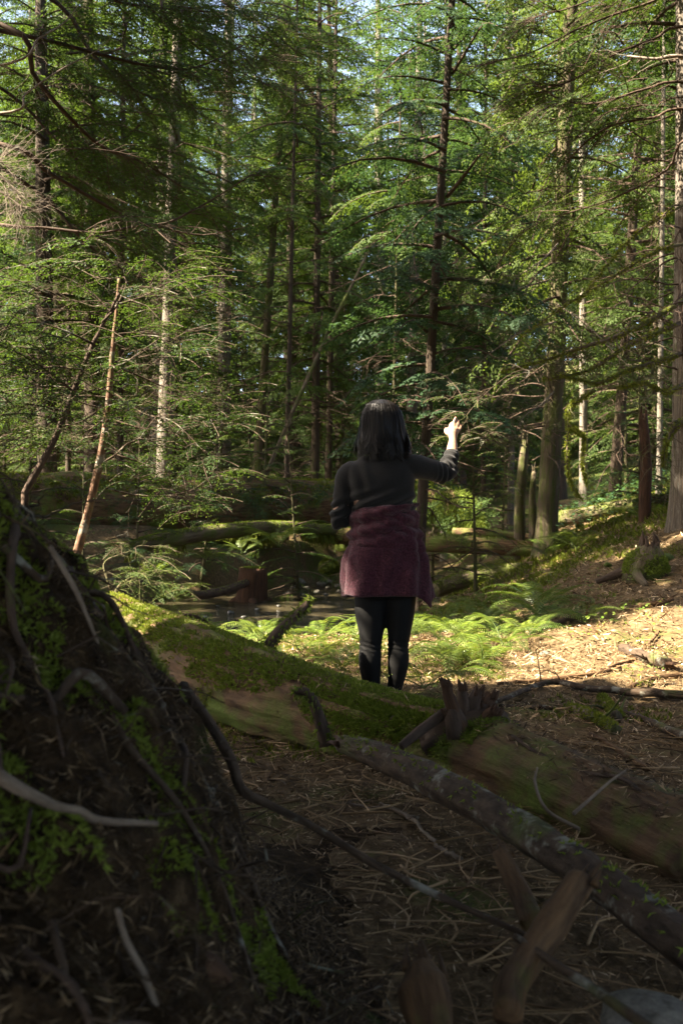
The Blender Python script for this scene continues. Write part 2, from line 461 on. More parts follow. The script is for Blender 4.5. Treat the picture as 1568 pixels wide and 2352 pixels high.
# dark earth mound in the near left corner
xs = np.arange(-1.9, .2, .014); ys = np.arange(.25, 3.1, .016)
X, Y = np.meshgrid(xs, ys); Z = mound_h(X, Y)
pp = np.stack([X.ravel() * 16, Y.ravel() * 16, Z.ravel() * 16], 1)
ox = (fbm(pp, 3, 41) - .5).reshape(X.shape) * .07; oy = (fbm(pp, 3, 43) - .5).reshape(X.shape) * .07
nx, ny = len(xs), len(ys)
i = np.arange(ny - 1)[:, None] * nx; j = np.arange(nx - 1)[None, :]
Q = np.stack([i + j, i + j + 1, i + nx + j + 1, i + nx + j], 2).reshape(-1, 4)
mb = MB(); mb.add(np.stack([X + ox, Y + oy, Z], 2).reshape(-1, 3), quads=Q)
emo = tag(mb.build('earth_mound', M['mound']), kind='structure')
rq = np.random.default_rng(77)
for q in range(26):                                   # roots creeping down the mound
    x0, y0 = rq.uniform(-1.0, -.2), rq.uniform(1.2, 2.1); a0 = rq.uniform(-2.2, .4); pts = []
    for e in range(7):
        pts.append((x0, y0, float(mound_h(x0, y0)) + .012 + .02 * math.sin(e * 1.7 + q))); a0 += rq.normal(0, .5); x0 += .075 * math.cos(a0); y0 += .075 * math.sin(a0)
    r_ = rq.uniform(.004, .013); s_ = MB(); tube(s_, spline(pts, 22), np.linspace(r_, r_ * .25, 22), 8, rough=.3, rs=30, seed=q); s_.build('root', M['limb_dark' if q % 2 else 'bark_stick'], emo)

# creek water
c = spline(CR, 90); T_ = np.gradient(c, axis=0); T_ /= np.linalg.norm(T_, axis=1)[:, None]
N_ = np.stack([-T_[:, 1], T_[:, 0]], 1)
w = np.linspace(-3.5, 3.5, 17)
V = np.zeros((90, 17, 3)); V[:, :, :2] = c[:, None] + N_[:, None] * w[None, :, None]; V[:, :, 2] = -.31
V[:, :, 2] += (fbm(V.reshape(-1, 3) * 1.7, 2, 8).reshape(90, 17) - .5) * .05
i = np.arange(89)[:, None] * 17; j = np.arange(16)[None, :]
Q = np.stack([i + j, i + j + 1, i + 18 + j, i + 17 + j], 2).reshape(-1, 4)
mb = MB(); mb.add(V.reshape(-1, 3), quads=Q)
tag(mb.build('creek', M['water']), kind='structure')

# ------------------------------------------------------------------ gaps cut in the canopy to put sun patches where wanted
HOLES = [(.44, 5.22, .15), (.62, 5.32, .085), (1.92, 5.62, .30), (1.75, 5.5, .22), (-.35, 5.65, .22)]
def lit(gx, gy):
    nz = n2(gx, gy, 2.3, 2, 61)
    core = (gy > 5.62 + .45 * (nz - .3)) & (gy < np.interp(gx, [.4, 1.4], [9.3, 8.1]) + 1.0 * (nz - .5)) & (gx > -2.2) & (gx < 3.6 + (nz - .5))
    for a, b, r in HOLES: core |= ((gx - a) ** 2 + (gy - b) ** 2) < r * r
    dap = (n2(gx, gy, 1.7, 2, 71) > .64) & (gy > 8.4) & (gx > 1.2)
    dap |= (n2(gx, gy, 1.9, 2, 73) > .55) & (gy > 11.0) & (gx <= 1.2)
    dap |= (n2(gx, gy, 2.6, 2, 72) > .80) & (gy > 4.4) & (gx > 1.0)
    return core | dap
def sunproj(P):
    t = P[:, 2] / SUN[2]
    return P[:, 0] - SUN[0] * t, P[:, 1] - SUN[1] * t
def carve(L, var):
    """drop the leaves that stand in the shafts of sun"""
    gx, gy = sunproj(L.mean(1))
    k = ~lit(gx, gy)
    return L[k], var[k]
def carved_line(P):
    """does a bough shade a shaft of sun?"""
    gx, gy = sunproj(np.asarray(P)); return lit(gx, gy).mean() > .25

# ------------------------------------------------------------------ scattered tufts, needles
def tufts(rng, P, N, size, leaves=3, width=.28, spread=.7, lean=None):
    """little pointed triangles standing on a surface"""
    n = len(P); P = np.repeat(P, leaves, 0); N = np.repeat(N, leaves, 0); m = n * leaves
    d = N + rng.normal(0, spread, (m, 3))
    if lean is not None: d = d + lean
    d /= np.linalg.norm(d, axis=1)[:, None]
    s_ = np.cross(d, rng.normal(0, 1, (m, 3))); s_ /= np.linalg.norm(s_, axis=1)[:, None] + 1e-9
    l = np.repeat(np.broadcast_to(size, (n,)), leaves) * rng.uniform(.5, 1.25, m)
    w_ = (l * width)[:, None]; l = l[:, None]
    return np.stack([P - s_ * w_ * .5, P + s_ * w_ * .5, P + d * l], 1), rng.random(m)

def needles(rng, P, ln, wd, tilt=.42):
    """flat slivers lying about"""
    n = len(P); a = rng.uniform(0, 2 * np.pi, n)
    d = np.stack([np.cos(a), np.sin(a), rng.normal(0, tilt, n)], 1)
    s_ = np.cross(d, np.array([0, 0, 1.0]) + rng.normal(0, .4, (n, 3))); s_ /= np.linalg.norm(s_, axis=1)[:, None]
    l = (ln * rng.lognormal(0, .45, n))[:, None]; w_ = (wd * rng.uniform(.6, 1.6, n))[:, None]
    b = np.cross(s_, d) * (l * rng.normal(0, .10, n)[:, None])
    mid = P + b
    A = mid - d * l * .5; B = mid + d * l * .5
    Q = np.stack([A - b, mid - s_ * w_ * .5, B - b, mid + s_ * w_ * .5], 1)
    Q[:, :, 2] += .003 + (rng.random(n) ** 2 * .014)[:, None]
    return Q, rng.random(n) ** 1.6

# ------------------------------------------------------------------ conifer foliage
def spray(L, seed, step=.075, lstep=.036, ll=.05, lw=.014, droop=.22, hang=.25, ang=52, wid=.42):
    """flat feathery conifer branch along +x; returns leaf quads, var, axis polyline, twig polylines"""
    rng = np.random.default_rng(seed)
    def axis(t):
        s_ = t / L
        return np.stack([t * (1 - .12 * droop * s_), .05 * L * np.sin(3.1 * s_ + seed), L * (.10 * np.sin(np.pi * s_ * .8) - droop * s_ ** 2)], -1)
    ts = np.arange(.12 * L, L, step) + rng.uniform(-.25, .25, len(np.arange(.12 * L, L, step))) * step
    Ls, Vs, tw = [], [], []
    for t in ts:
        s_ = t / L
        for sd in (-1, 1):
            if rng.random() < .08: continue
            tl = max(.05, wid * L * (1 - s_) ** .75 * min(1, .35 + s_ / .25)) * rng.uniform(.65, 1.15)
            a = math.radians(ang + rng.normal(0, 8)) * sd
            p0 = axis(np.array(t))
            tan = axis(np.array(min(L, t + .01))) - p0; tan /= np.linalg.norm(tan)
            side = np.cross([0, 0, 1.0], tan); side /= np.linalg.norm(side)
            d = tan * math.cos(a) + side * math.sin(a)
            u = np.arange(.02, tl, lstep)
            if len(u) == 0: continue
            cpos = p0 + d * u[:, None] + np.array([0, 0, -1.0]) * (hang * tl * (u / tl) ** 2)[:, None] + np.array([0, 0, 1]) * rng.normal(0, .006, (len(u), 1))
            dd = np.gradient(cpos, axis=0) if len(u) > 1 else d[None] * 1.0
            dd /= np.linalg.norm(dd, axis=1)[:, None]
            nn = np.cross(dd, np.cross([0, 0, 1.0], dd)); nn /= np.linalg.norm(nn, axis=1)[:, None] + 1e-9
            ss = np.cross(nn, dd)
            for k in (-1, 1):
                b = math.radians(46) * k
                ld = dd * math.cos(b) + ss * math.sin(b) + rng.normal(0, .16, (len(u), 3)); ld[:, 2] -= .12 + hang * .5
                ld /= np.linalg.norm(ld, axis=1)[:, None]
                ls = np.cross(ld, nn + rng.normal(0, .35, (len(u), 3))); ls /= np.linalg.norm(ls, axis=1)[:, None] + 1e-9
                l = (ll * rng.uniform(.65, 1.2, len(u)) * (1 - .45 * u / tl))[:, None]
                Q = np.stack([cpos, cpos + ld * l * .45 + ls * lw * .5, cpos + ld * l, cpos + ld * l * .45 - ls * lw * .5], 1)
                Ls.append(Q); Vs.append(np.clip(rng.random(len(u)) * .55 + .45 * (u / tl) ** 2 * s_ + .1 * rng.random(), 0, 1))
            tw.append((p0, cpos[-1], cpos[len(u) // 2]))
    return np.concatenate(Ls), np.concatenate(Vs), axis(np.linspace(0, L, 6)), tw

SPR = {}
def spray_lib(kind, **kw):
    SPR[kind] = [(L, [spray(L, 100 * q + int(L * 10), **kw) for q in range(3)]) for L in (.5, .9, 1.4, 2.0)]
spray_lib('hem', step=.085, lstep=.044, ll=.076, lw=.024)
spray_lib('ced', step=.085, lstep=.048, ll=.082, lw=.023, droop=.30, hang=.6, wid=.38)
spray_lib('fine', step=.055, lstep=.026, ll=.036, lw=.0125, droop=.16, hang=.2)
spray_lib('coarse', step=.19, lstep=.10, ll=.235, lw=.105, droop=.25, hang=.3)

def put_spray(kind, L, p, az, pitch, roll, rng, leaves, var, limbs=None, twigs=False, r0=None):
    lib = SPR[kind]
    k = min(range(len(lib)), key=lambda a: abs(lib[a][0] - L))
    L0, protos = lib[k]
    Q, v, ax, tw = protos[rng.integers(len(protos))]
    s_ = L / L0
    R = rotz(az) @ roty(-pitch) @ rotx(roll)
    if rng.random() < .5: R = R @ np.diag([1, -1, 1.0])
    leaves.append(np.asarray(p) + (Q * s_) @ R.T); var.append(v)
    if limbs is not None:
        A = np.asarray(p) + (ax * s_) @ R.T
        r = r0 if r0 else .006 + .011 * L
        tube(limbs, A, np.linspace(r, .003, len(A)), 5, cap=False)
        if twigs:
            for a, b, m_ in tw:
                B = np.asarray(p) + (np.array([a, m_, b]) * s_) @ R.T
                tube(limbs, B, [.0020, .0014, .0007], 3, cap=False)

def bare_twigs(mb, P0, d, L, r, rng, depth=2, droop=.15, n=5, bend=.25, sides=5):
    """bare crooked branch with side twigs; returns tip list"""
    d = np.asarray(d, float) / np.linalg.norm(d)
    m = max(4, int(L / .18) + 3)
    pts = [np.asarray(P0, float)]; cur = d.copy()
    for q in range(m - 1):
        cur = cur + rng.normal(0, bend / math.sqrt(m) * 1.4, 3) + np.array([0, 0, -droop / m]); cur /= np.linalg.norm(cur)
        pts.append(pts[-1] + cur * L / (m - 1))
    pts = np.array(pts)
    tube(mb, pts, np.linspace(r, r * .28, m), sides, cap=False, var=.5)
    tips = [(pts[-1], cur)]
    if depth > 0:
        for q in range(n):
            k = rng.uniform(.2, .97); f = k * (m - 1); i0 = min(int(f), m - 2)
            p = pts[i0] + (pts[i0 + 1] - pts[i0]) * (f - i0)
            t = pts[i0 + 1] - pts[i0]; t /= np.linalg.norm(t)
            o = np.cross(t, rng.normal(0, 1, 3)); o /= np.linalg.norm(o); o[2] *= .6
            tips += bare_twigs(mb, p, t * .75 + o * rng.uniform(.5, .9), L * rng.uniform(.22, .5) * (1.15 - k * .6), max(.0012, r * .42 * (1.1 - .5 * k)), rng, depth - 1, droop, max(2, n - 2), bend, 3 if depth < 3 else 4)
    return tips

def conifer(seed, Ht, zb, kind, Lmax, nb, top=.9, dead=16, pitch0=.05, skirt=.55):
    """meshes of one tree: trunk of unit base radius, limbs, crown"""
    rng = np.random.default_rng(seed)
    leaves, var = [], []
    lm = MB()
    for b in range(nb):
        s_ = (b + rng.random()) / nb
        z = zb + (Ht * .98 - zb) * s_ ** 1.05
        L = Lmax * (skirt + (1 - skirt) * min(1, s_ / .25)) * (1 - s_) ** .8 * rng.uniform(.6, 1.12) + .22
        az = b * 2.399 + rng.normal(0, .35)
        pit = pitch0 + .55 * s_ ** 2 + rng.normal(0, .13) - .18 * (1 - s_)
        L1 = min(L, 2.3)
        put_spray(kind, L1, (0, 0, z), az, pit, rng.normal(0, .22), rng, leaves, var, lm, r0=.008 + .010 * L1)
        for q in range(int(L * 1.6)):                       # side boughs fill the whorl
            e = rng.uniform(.25, .75) * L
            p = rotz(az) @ np.array([e, 0, 0]) + np.array([0, 0, z + e * math.sin(pit) * .9])
            put_spray(kind, L * rng.uniform(.3, .5), p, az + rng.choice([-1, 1]) * rng.uniform(.4, .9), pit - .15 + rng.normal(0, .15), rng.normal(0, .3), rng, leaves, var)
    for b in range(dead):
        z = rng.uniform(.25 * zb + .6, zb + .5); az = rng.uniform(0, 6.28)
        bare_twigs(lm, (0, 0, z), (math.cos(az), math.sin(az), rng.uniform(-.25, .25)), rng.uniform(.5, 1.5), .012, rng, 1, .3, 5, .35, 4)
    zz = np.concatenate([np.linspace(0, 1.2, 7), np.linspace(1.6, Ht, 16)])
    rr = (1 - zz / Ht) ** .75 * .92 + .03 + .5 * np.exp(-zz / .28)
    wob = np.stack([.10 * np.sin(zz * .5 + seed), .10 * np.cos(zz * .43 + seed * 2), np.zeros(len(zz))], 1) * sstep(0, 3, zz)[:, None] * .5
    tm = MB(); tube(tm, np.stack([zz * 0, zz * 0, zz], 1) + wob, rr, 14, rough=.10, rs=2.5, seed=seed, groove=2.2)
    # put the unit-radius trunk's tuv back to real scale is left to the material
    cm = MB(); cm.quads(np.concatenate(leaves), np.concatenate(var))
    return tm.mesh('trunk'), lm.mesh('limbs'), cm.mesh('crown', False)

PROTO = {
    'hem1': conifer(1, 15, 2.4, 'hem', 2.5, 120, dead=22),
    'hem2': conifer(2, 15, 2.2, 'hem', 2.2, 110, dead=14, pitch0=-.05),
    'ced': conifer(3, 15, 3.2, 'ced', 2.3, 96, dead=24, pitch0=-.15),
    'fir': conifer(4, 17, 4.6, 'hem', 2.4, 90, dead=44, pitch0=.0),
    'sap1': conifer(5, 4.2, .35, 'fine', 1.15, 34, dead=4, skirt=.8),
    'sap2': conifer(6, 3.2, .30, 'fine', .95, 26, dead=3, skirt=.8),
    'bushy': conifer(8, 8.5, .7, 'hem', 1.9, 84, dead=4, skirt=.85, pitch0=-.1),
    'pole': conifer(7, 13, 6.5, 'hem', 1.5, 40, dead=26, pitch0=.0),
}
def tree(name, label, loc, kind, r, leafm, barkm, rz=0, hs=1.0, ws=1.0, lean=(0, 0), group=None, cat='tree', crown=True):
    tm, lm, cm = PROTO[kind]
    o = empty(name, loc)
    o.rotation_euler = (lean[1], lean[0], 0)
    t = link('trunk', tm.copy() if tm.materials and tm.materials[0] != M[barkm] else tm, None, o)
    if not t.data.materials: t.data.materials.append(M[barkm])
    else: t.data.materials[0] = M[barkm]
    t.scale = (r, r, hs); t.rotation_euler[2] = rz
    if crown:
        l = tag(link('limbs', lm, M['limb_dark'], o), kind='stuff'); l.scale = (ws, ws, hs); l.rotation_euler[2] = rz
        c = link('crown', cm, M[leafm], o); c.scale = (ws, ws, hs); c.rotation_euler[2] = rz
        if c.data.materials[0] != M[leafm]:
            c.material_slots[0].link = 'OBJECT'; c.material_slots[0].material = M[leafm]
    return tag(o, label, cat, group)
# trunks share one mesh per kind and carry their bark on the object
def tree_bark(o, barkm):
    for ch in o.children:
        if ch.name.startswith('trunk'):
            ch.material_slots[0].link = 'OBJECT'; ch.material_slots[0].material = M[barkm]

TREES = [  # name, label, px base, py base, depth, width px, px top, py top, kind, leaf, bark, hs, ws
    ('hemlock_tree', 'broad dark trunk near the left edge, half hidden by twiggy saplings', 110, 1130, 16.4, 50, 100, 300, 'hem1', 'hemlock', 'bark_dark', 1.0, 1.0),
    ('hemlock_tree', 'dark trunk second from the left edge, behind the leaning sapling', 215, 1120, 18.0, 44, 208, 300, 'fir', 'hemlock', 'bark_dark', 1.0, 1.0),
    ('fir_tree', 'grey furrowed trunk with its left side in sun, behind the left saplings', 372, 1110, 20.0, 40, 402, 200, 'fir', 'hemlock', 'bark_fir', 1.1, 1.1),
    ('fir_tree', 'grey trunk in hazy shade between furrowed fir and slim mossy tree', 512, 1105, 25.0, 36, 520, 330, 'fir', 'hemcool', 'bark_fir', 1.2, 1.1),
    ('hemlock_tree', 'slim mossy trunk leaning right in the middle left of the forest', 580, 1100, 20.5, 24, 640, 250, 'pole', 'cedar', 'bark_moss', 1.05, 1.2),
    ('hemlock_tree', 'slim dark tree rising just behind the woman with bluish drooping boughs', 952, 1110, 12.4, 27, 1000, 300, 'hem2', 'hemcool', 'bark_dark', 1.0, 1.0),
    ('cedar_tree', 'big fluted mossy cedar trunk right of the raised hand', 1252, 1210, 14.0, 52, 1285, 500, 'ced', 'cedar', 'bark_moss', 1.0, 1.05),
    ('hemlock_tree', 'thin pale trunk with whitish foot just right of the mossy cedar', 1340, 1165, 18.0, 21, 1336, 450, 'pole', 'cedar', 'bark_pale', 1.2, 1.3),
    ('hemlock_tree', 'straight brown trunk leaning right before the sunny glade', 1408, 1110, 17.0, 28, 1465, 250, 'hem1', 'cedar', 'bark_dark', 1.1, 1.0),
    ('fir_tree', 'thick grey trunk cut by the right edge of the picture', 1566, 1150, 11.0, 56, 1572, 100, 'fir', 'hemlock', 'bark_fir', 1.0, 1.0),
    ('hemlock_tree', 'grey trunk close behind the slim dark tree above the woman', 938, 1110, 22.0, 30, 950, 500, 'hem1', 'hemcool', 'bark_fir', 1.2, 1.1),
    ('hemlock_tree', 'pale slim trunk right of the slim dark tree', 1018, 1105, 23.0, 15, 1020, 600, 'pole', 'hemcool', 'bark_pale', 1.2, 1.2),
    ('hemlock_tree', 'thin dark trunk between the leaning pole and the slim mossy tree', 722, 1100, 20.0, 22, 728, 500, 'hem2', 'hemlock', 'bark_dark', 1.15, 1.0),
    ('hemlock_tree', 'thin dark trunk twinned with its neighbour left of the woman', 752, 1098, 22.0, 18, 762, 500, 'pole', 'hemlock', 'bark_dark', 1.2, 1.2),
    ('hemlock_tree', 'very slim mossy trunk standing directly above the woman\'s head', 893, 1100, 16.0, 10, 905, 560, 'pole', 'cedar', 'bark_moss', .9, .9),
    ('hemlock_tree', 'slim dark trunk left of the grey furrowed fir', 275, 1120, 17.0, 16, 280, 600, 'hem2', 'hemlock', 'bark_dark', 1.1, 1.0),
    ('hemlock_tree', 'slim trunk between the second dark trunk and the left edge pair', 156, 1120, 18.0, 14, 160, 500, 'pole', 'hemlock', 'bark_dark', 1.1, 1.1),
    ('hemlock_tree', 'slim dark trunk right of the hazy grey fir', 655, 1100, 19.0, 14, 668, 500, 'pole', 'hemcool', 'bark_dark', 1.1, 1.1),
    ('hemlock_tree', 'slender trunk between raised hand and mossy cedar', 1108, 1130, 20.0, 14, 1112, 500, 'hem2', 'cedar', 'bark_dark', 1.1, 1.0),
    ('hemlock_tree', 'slim brown trunk between the glade tree and the right edge fir', 1512, 1130, 15.0, 14, 1520, 400, 'pole', 'cedar', 'bark_pale', 1.1, 1.2),
    ('hemlock_tree', 'slim grey trunk in the gap just left of the mossy cedar', 1172, 1120, 24.0, 16, 1176, 500, 'hem1', 'cedar', 'bark_fir', 1.2, 1.0),
]
occ = []
for q, (nm, lb, px, py, d, w_, tx, ty, kind, lf, bk, hs, ws) in enumerate(TREES):
    p = at(px, py, d); zg = float(gz(p[0], p[1]))
    sl_ = math.atan2((tx - px), (py - ty))
    o = tree(nm, lb, (p[0], d, zg - .12), kind, w_ * K * d * .5, lf, bk, rz=q * 1.7, hs=hs, ws=ws, lean=(sl_, 0))
    tree_bark(o, bk); occ.append((p[0], d))

rng = np.random.default_rng(11)
kinds = ['hem1', 'hem2', 'ced', 'fir', 'hem1', 'pole']
def fill_trees(n, y0, y1, mind, label, group, hs0, hs1, spread=.40, xmin=None):
    k = tries = 0
    while k < n and tries < 4000:
        tries += 1
        y = math.sqrt(rng.uniform(y0 * y0, y1 * y1)); x = rng.uniform(-spread * y - 1, spread * y + 1)
        if y > 31 and .12 < x / y < .23 and rng.random() < .75: continue        # thin spot where the sky shows
        if any((x - a) ** 2 + (y - b) ** 2 < mind * mind for a, b in occ): continue
        if float(creek_d(np.array([x]), np.array([y]))[0]) < 3.2 and y < 27: continue
        occ.append((x, y)); k += 1
        kd = kinds[rng.integers(len(kinds))]
        bk = ['bark_dark', 'bark_fir', 'bark_moss', 'bark_pale', 'bark_dark'][rng.integers(5)]
        lf = ['hemlock', 'hemcool', 'cedar', 'cedar'][rng.integers(4)]
        hs = rng.uniform(hs0, hs1)
        o = tree('conifer_tree', label, (x, y, float(gz(x, y)) - .15), kd, rng.uniform(.10, .24) * (.8 + .2 * hs), lf, bk, rng.uniform(0, 6.28), hs, hs * rng.uniform(.8, 1.05), (rng.normal(0, .025), rng.normal(0, .02)), group)
        tree_bark(o, bk)
fill_trees(20, 20, 31, 2.3, 'slender conifer in the crowded stand beyond the creek', 'conifers of the middle stand', 1.0, 1.35)
fill_trees(30, 31, 47, 2.9, 'hazy conifer in the far stand behind the middle trees', 'conifers of the far stand', 1.3, 1.8, .38)
fill_trees(34, 47, 72, 3.4, 'pale distant conifer closing the view at the back', 'conifers at the back of the view', 1.6, 2.2, .37)

# bushy half-grown hemlocks with boughs down to the ground
k = tries = 0
while k < 96 and tries < 6000:
    tries += 1
    y = math.sqrt(rng.uniform(17.5 ** 2, 58 ** 2)); x = rng.uniform(-.40 * y, .40 * y)
    if any((x - a) ** 2 + (y - b) ** 2 < 1.35 ** 2 for a, b in occ): continue
    if float(creek_d(np.array([x]), np.array([y]))[0]) < 3.4: continue
    occ.append((x, y)); k += 1; s_ = rng.uniform(.6, 1.25)
    o = tree('bushy_hemlock', 'half-grown bushy hemlock with boughs to the ground in the stand', (x, y, float(gz(x, y)) - .1), 'bushy', .06 * s_ + .02, ['hemlock', 'cedar', 'hemcool', 'cedar'][k % 4], 'bark_dark', rng.uniform(0, 6), s_, s_ * rng.uniform(.8, 1.1), (rng.normal(0, .03), 0), 'half-grown hemlocks')
    tree_bark(o, 'bark_moss')

# saplings of the understorey
SAPS = [  # px, py(base), depth, kind, scale, leaf, label
    (1092, 1150, 12.5, 'sap2', .75, 'cedar', 'thin young hemlock in sun just right of the raised hand'),
    (820, 1110, 17.0, 'sap1', .9, 'cedar', 'bright young hemlock behind the woman\'s left shoulder'),
    (690, 1115, 15.0, 'sap1', .8, 'hemlock', 'leafy young hemlock above the nurse log left of the woman'),
    (600, 1120, 17.5, 'sap2', 1.1, 'hemcool', 'bluish young hemlock at the left end of the nurse log'),
    (460, 1150, 15.5, 'sap1', .8, 'hemcool', 'shaded young hemlock drooping over the nurse log'),
    (310, 1160, 13.5, 'sap1', .75, 'hemcool', 'dark young hemlock behind the red sapling stem'),
    (60, 1150, 11.0, 'sap1', .9, 'hemlock', 'twiggy young hemlock at the far left edge'),
    (190, 1170, 12.0, 'sap2', .8, 'hemlock', 'low young hemlock between the two left saplings'),
    (1150, 1140, 18.0, 'sap1', .8, 'cedar', 'sunny young hemlock left of the mossy cedar'),
    (1470, 1120, 14.0, 'sap2', .8, 'hemcool', 'young hemlock at the foot of the brown glade tree'),
    (990, 1120, 16.0, 'sap2', 1.0, 'hemlock', 'young hemlock hidden behind the woman\'s raised arm'),
]
for q, (px, py, d, kd, s_, lf, lb) in enumerate(SAPS):
    p = at(px, py, d)
    o = tree('young_hemlock', lb, (p[0], d, float(gz(p[0], d)) - .05), kd, .022 * s_ + .008, lf, 'bark_twig', q * 2.1, s_, s_, (rng.normal(0, .04), 0), cat='sapling')
    tree_bark(o, 'bark_moss'); occ.append((p[0], d))
for q in range(46):
    y = math.sqrt(rng.uniform(17 ** 2, 36 ** 2)); x = rng.uniform(-.37 * y, .37 * y)
    if float(creek_d(np.array([x]), np.array([y]))[0]) < 3.4: continue
    s_ = rng.uniform(.7, 1.5)
    o = tree('young_hemlock', 'leafy young hemlock in the undergrowth of the middle stand', (x, y, float(gz(x, y)) - .05), ['sap1', 'sap2'][q % 2], .02 * s_ + .01, ['hemlock', 'cedar', 'hemcool'][q % 3], 'bark_twig', rng.uniform(0, 6), s_, s_ * 1.1, (rng.normal(0, .05), 0), 'understorey hemlocks', 'sapling')
    tree_bark(o, 'bark_moss')

# ------------------------------------------------------------------ unseen trees added beside and behind the camera to shade the near ground
def shade_tree(label, x, y, Ht, zb, Lmax, nb, r, seed):
    rng = np.random.default_rng(seed); leaves, var = [], []; lm = MB()
    o = empty('hemlock_tree', (x, y, float(gz(x, y)) - .1)); bz = o.location.z
    for b in range(nb):
        s_ = (b + rng.random()) / nb; z = zb + (Ht - zb) * s_; az = b * 2.399 + rng.normal(0, .3)
        L = Lmax * (.6 + .4 * min(1, s_ / .2)) * (1 - s_) ** .6 * rng.uniform(.7, 1.1) + .3
        pit = rng.normal(-.05, .15) + .3 * s_
        n_ = max(1, int(L / 1.5))
        for e in range(n_ + 1):
            f = e / max(1, n_) * .75
            p = rotz(az) @ np.array([f * L, 0, 0]) + np.array([0, 0, z + f * L * math.sin(pit)])
            put_spray('coarse', min(2.2, L * (1 - f) + .3), p, az + (rng.normal(0, .5) if e else 0), pit, rng.normal(0, .25), rng, leaves, var)
        tip = rotz(az) @ np.array([L * .95, 0, 0]) + np.array([0, 0, z + L * .9 * math.sin(pit)])
        if carved_line(spline([(x, y, bz + z), tip + np.array([x, y, bz])], 9)): continue
        tube(lm, spline([(0, 0, z), tip * .5 + np.array([0, 0, z * .5 + .05]), tip], 5), np.linspace(.012 + .012 * L, .005, 5), 5, cap=False)
    Q = np.concatenate(leaves) + np.array([x, y, bz]); v = np.concatenate(var)
    Q, v = carve(Q, v); Q = Q - np.array([x, y, bz])
    # keep the view itself open
    W = Q.mean(1) + np.array([x, y, bz])
    inview = (W[:, 1] > .3) & (np.abs(W[:, 0]) < W[:, 1] * .40 + .3) & (np.abs(W[:, 2] - 1) < W[:, 1] * .56 + .25)
    Q, v = Q[~inview], v[~inview]
    tm = MB(); zz = np.linspace(0, Ht, 14)
    tube(tm, np.stack([.1 * np.sin(zz * .4), .1 * np.cos(zz * .5), zz], 1), r * ((1 - zz / Ht) ** .8 + .04 + .5 * np.exp(-zz / .3)), 14, rough=.1, seed=seed, groove=2.2)
    tm.build('trunk', M['bark_dark'], o); tag(lm.build('limbs', M['limb_dark'], o), kind='stuff')
    cm = MB(); cm.quads(Q, v); cm.build('crown', M['canopy'], o, False)
    return tag(o, label, 'tree', 'added trees around the photographer')
SH = [(-4.6, .4, 12, 3.0, 3.6, 70), (-7.6, 2.6, 13, 2.5, 3.8, 70), (-4.0, -3.2, 13, 2.6, 3.6, 60), (-8.4, -1.8, 14, 2.5, 3.8, 64),
      (-11.4, .8, 15, 2.4, 3.8, 64), (-11.8, 3.2, 14, 2.6, 3.6, 50), (1.2, -2.6, 12, 3.2, 3.6, 62), (4.6, 1.0, 12, 3.4, 3.2, 60), (4.8, -3.4, 12, 2.8, 3.6, 50),
      (-5.6, 3.6, 12, 4.2, 3.4, 52), (-1.6, -1.2, 12, 4.6, 3.6, 70), (4.4, 4.6, 12, 3.8, 3.4, 56),
      (-3.3, 2.3, 11, 2.8, 2.8, 60), (-6.2, .6, 12, 2.6, 3.2, 60), (-5.4, 8.0, 14, 6.0, 5.2, 60), (-7.0, 11.5, 14, 6.0, 4.6, 50), (5.2, 8.0, 13, 5.6, 5.2, 60), (7.0, 11.8, 14, 6.0, 4.8, 50), (.4, -5.5, 13, 3.0, 3.8, 50), (7.5, -1.0, 13, 2.6, 3.8, 50), (8.2, 4.6, 13, 2.6, 3.8, 50), (-2.4, -7.5, 13, 2.6, 3.8, 44),
      (2.6, 2.2, 13, 4.2, 3.6, 60), (-2.2, 1.4, 13, 4.6, 3.4, 60), (3.4, -6.0, 12, 2.4, 3.8, 44), (10.5, 8.0, 13, 2.6, 3.8, 44), (-9.5, 7.6, 14, 3.0, 4.0, 50), (-8.6, 14.4, 14, 2.6, 4.2, 34), (-11.5, 11.5, 15, 2.6, 4.2, 50)]
for q, (x, y, Ht, zb, Lm, nb) in enumerate(SH):
    shade_tree('unseen tall hemlock added beside the photographer to shade the near ground', x, y, Ht, zb, Lm, nb, .22, 300 + q)

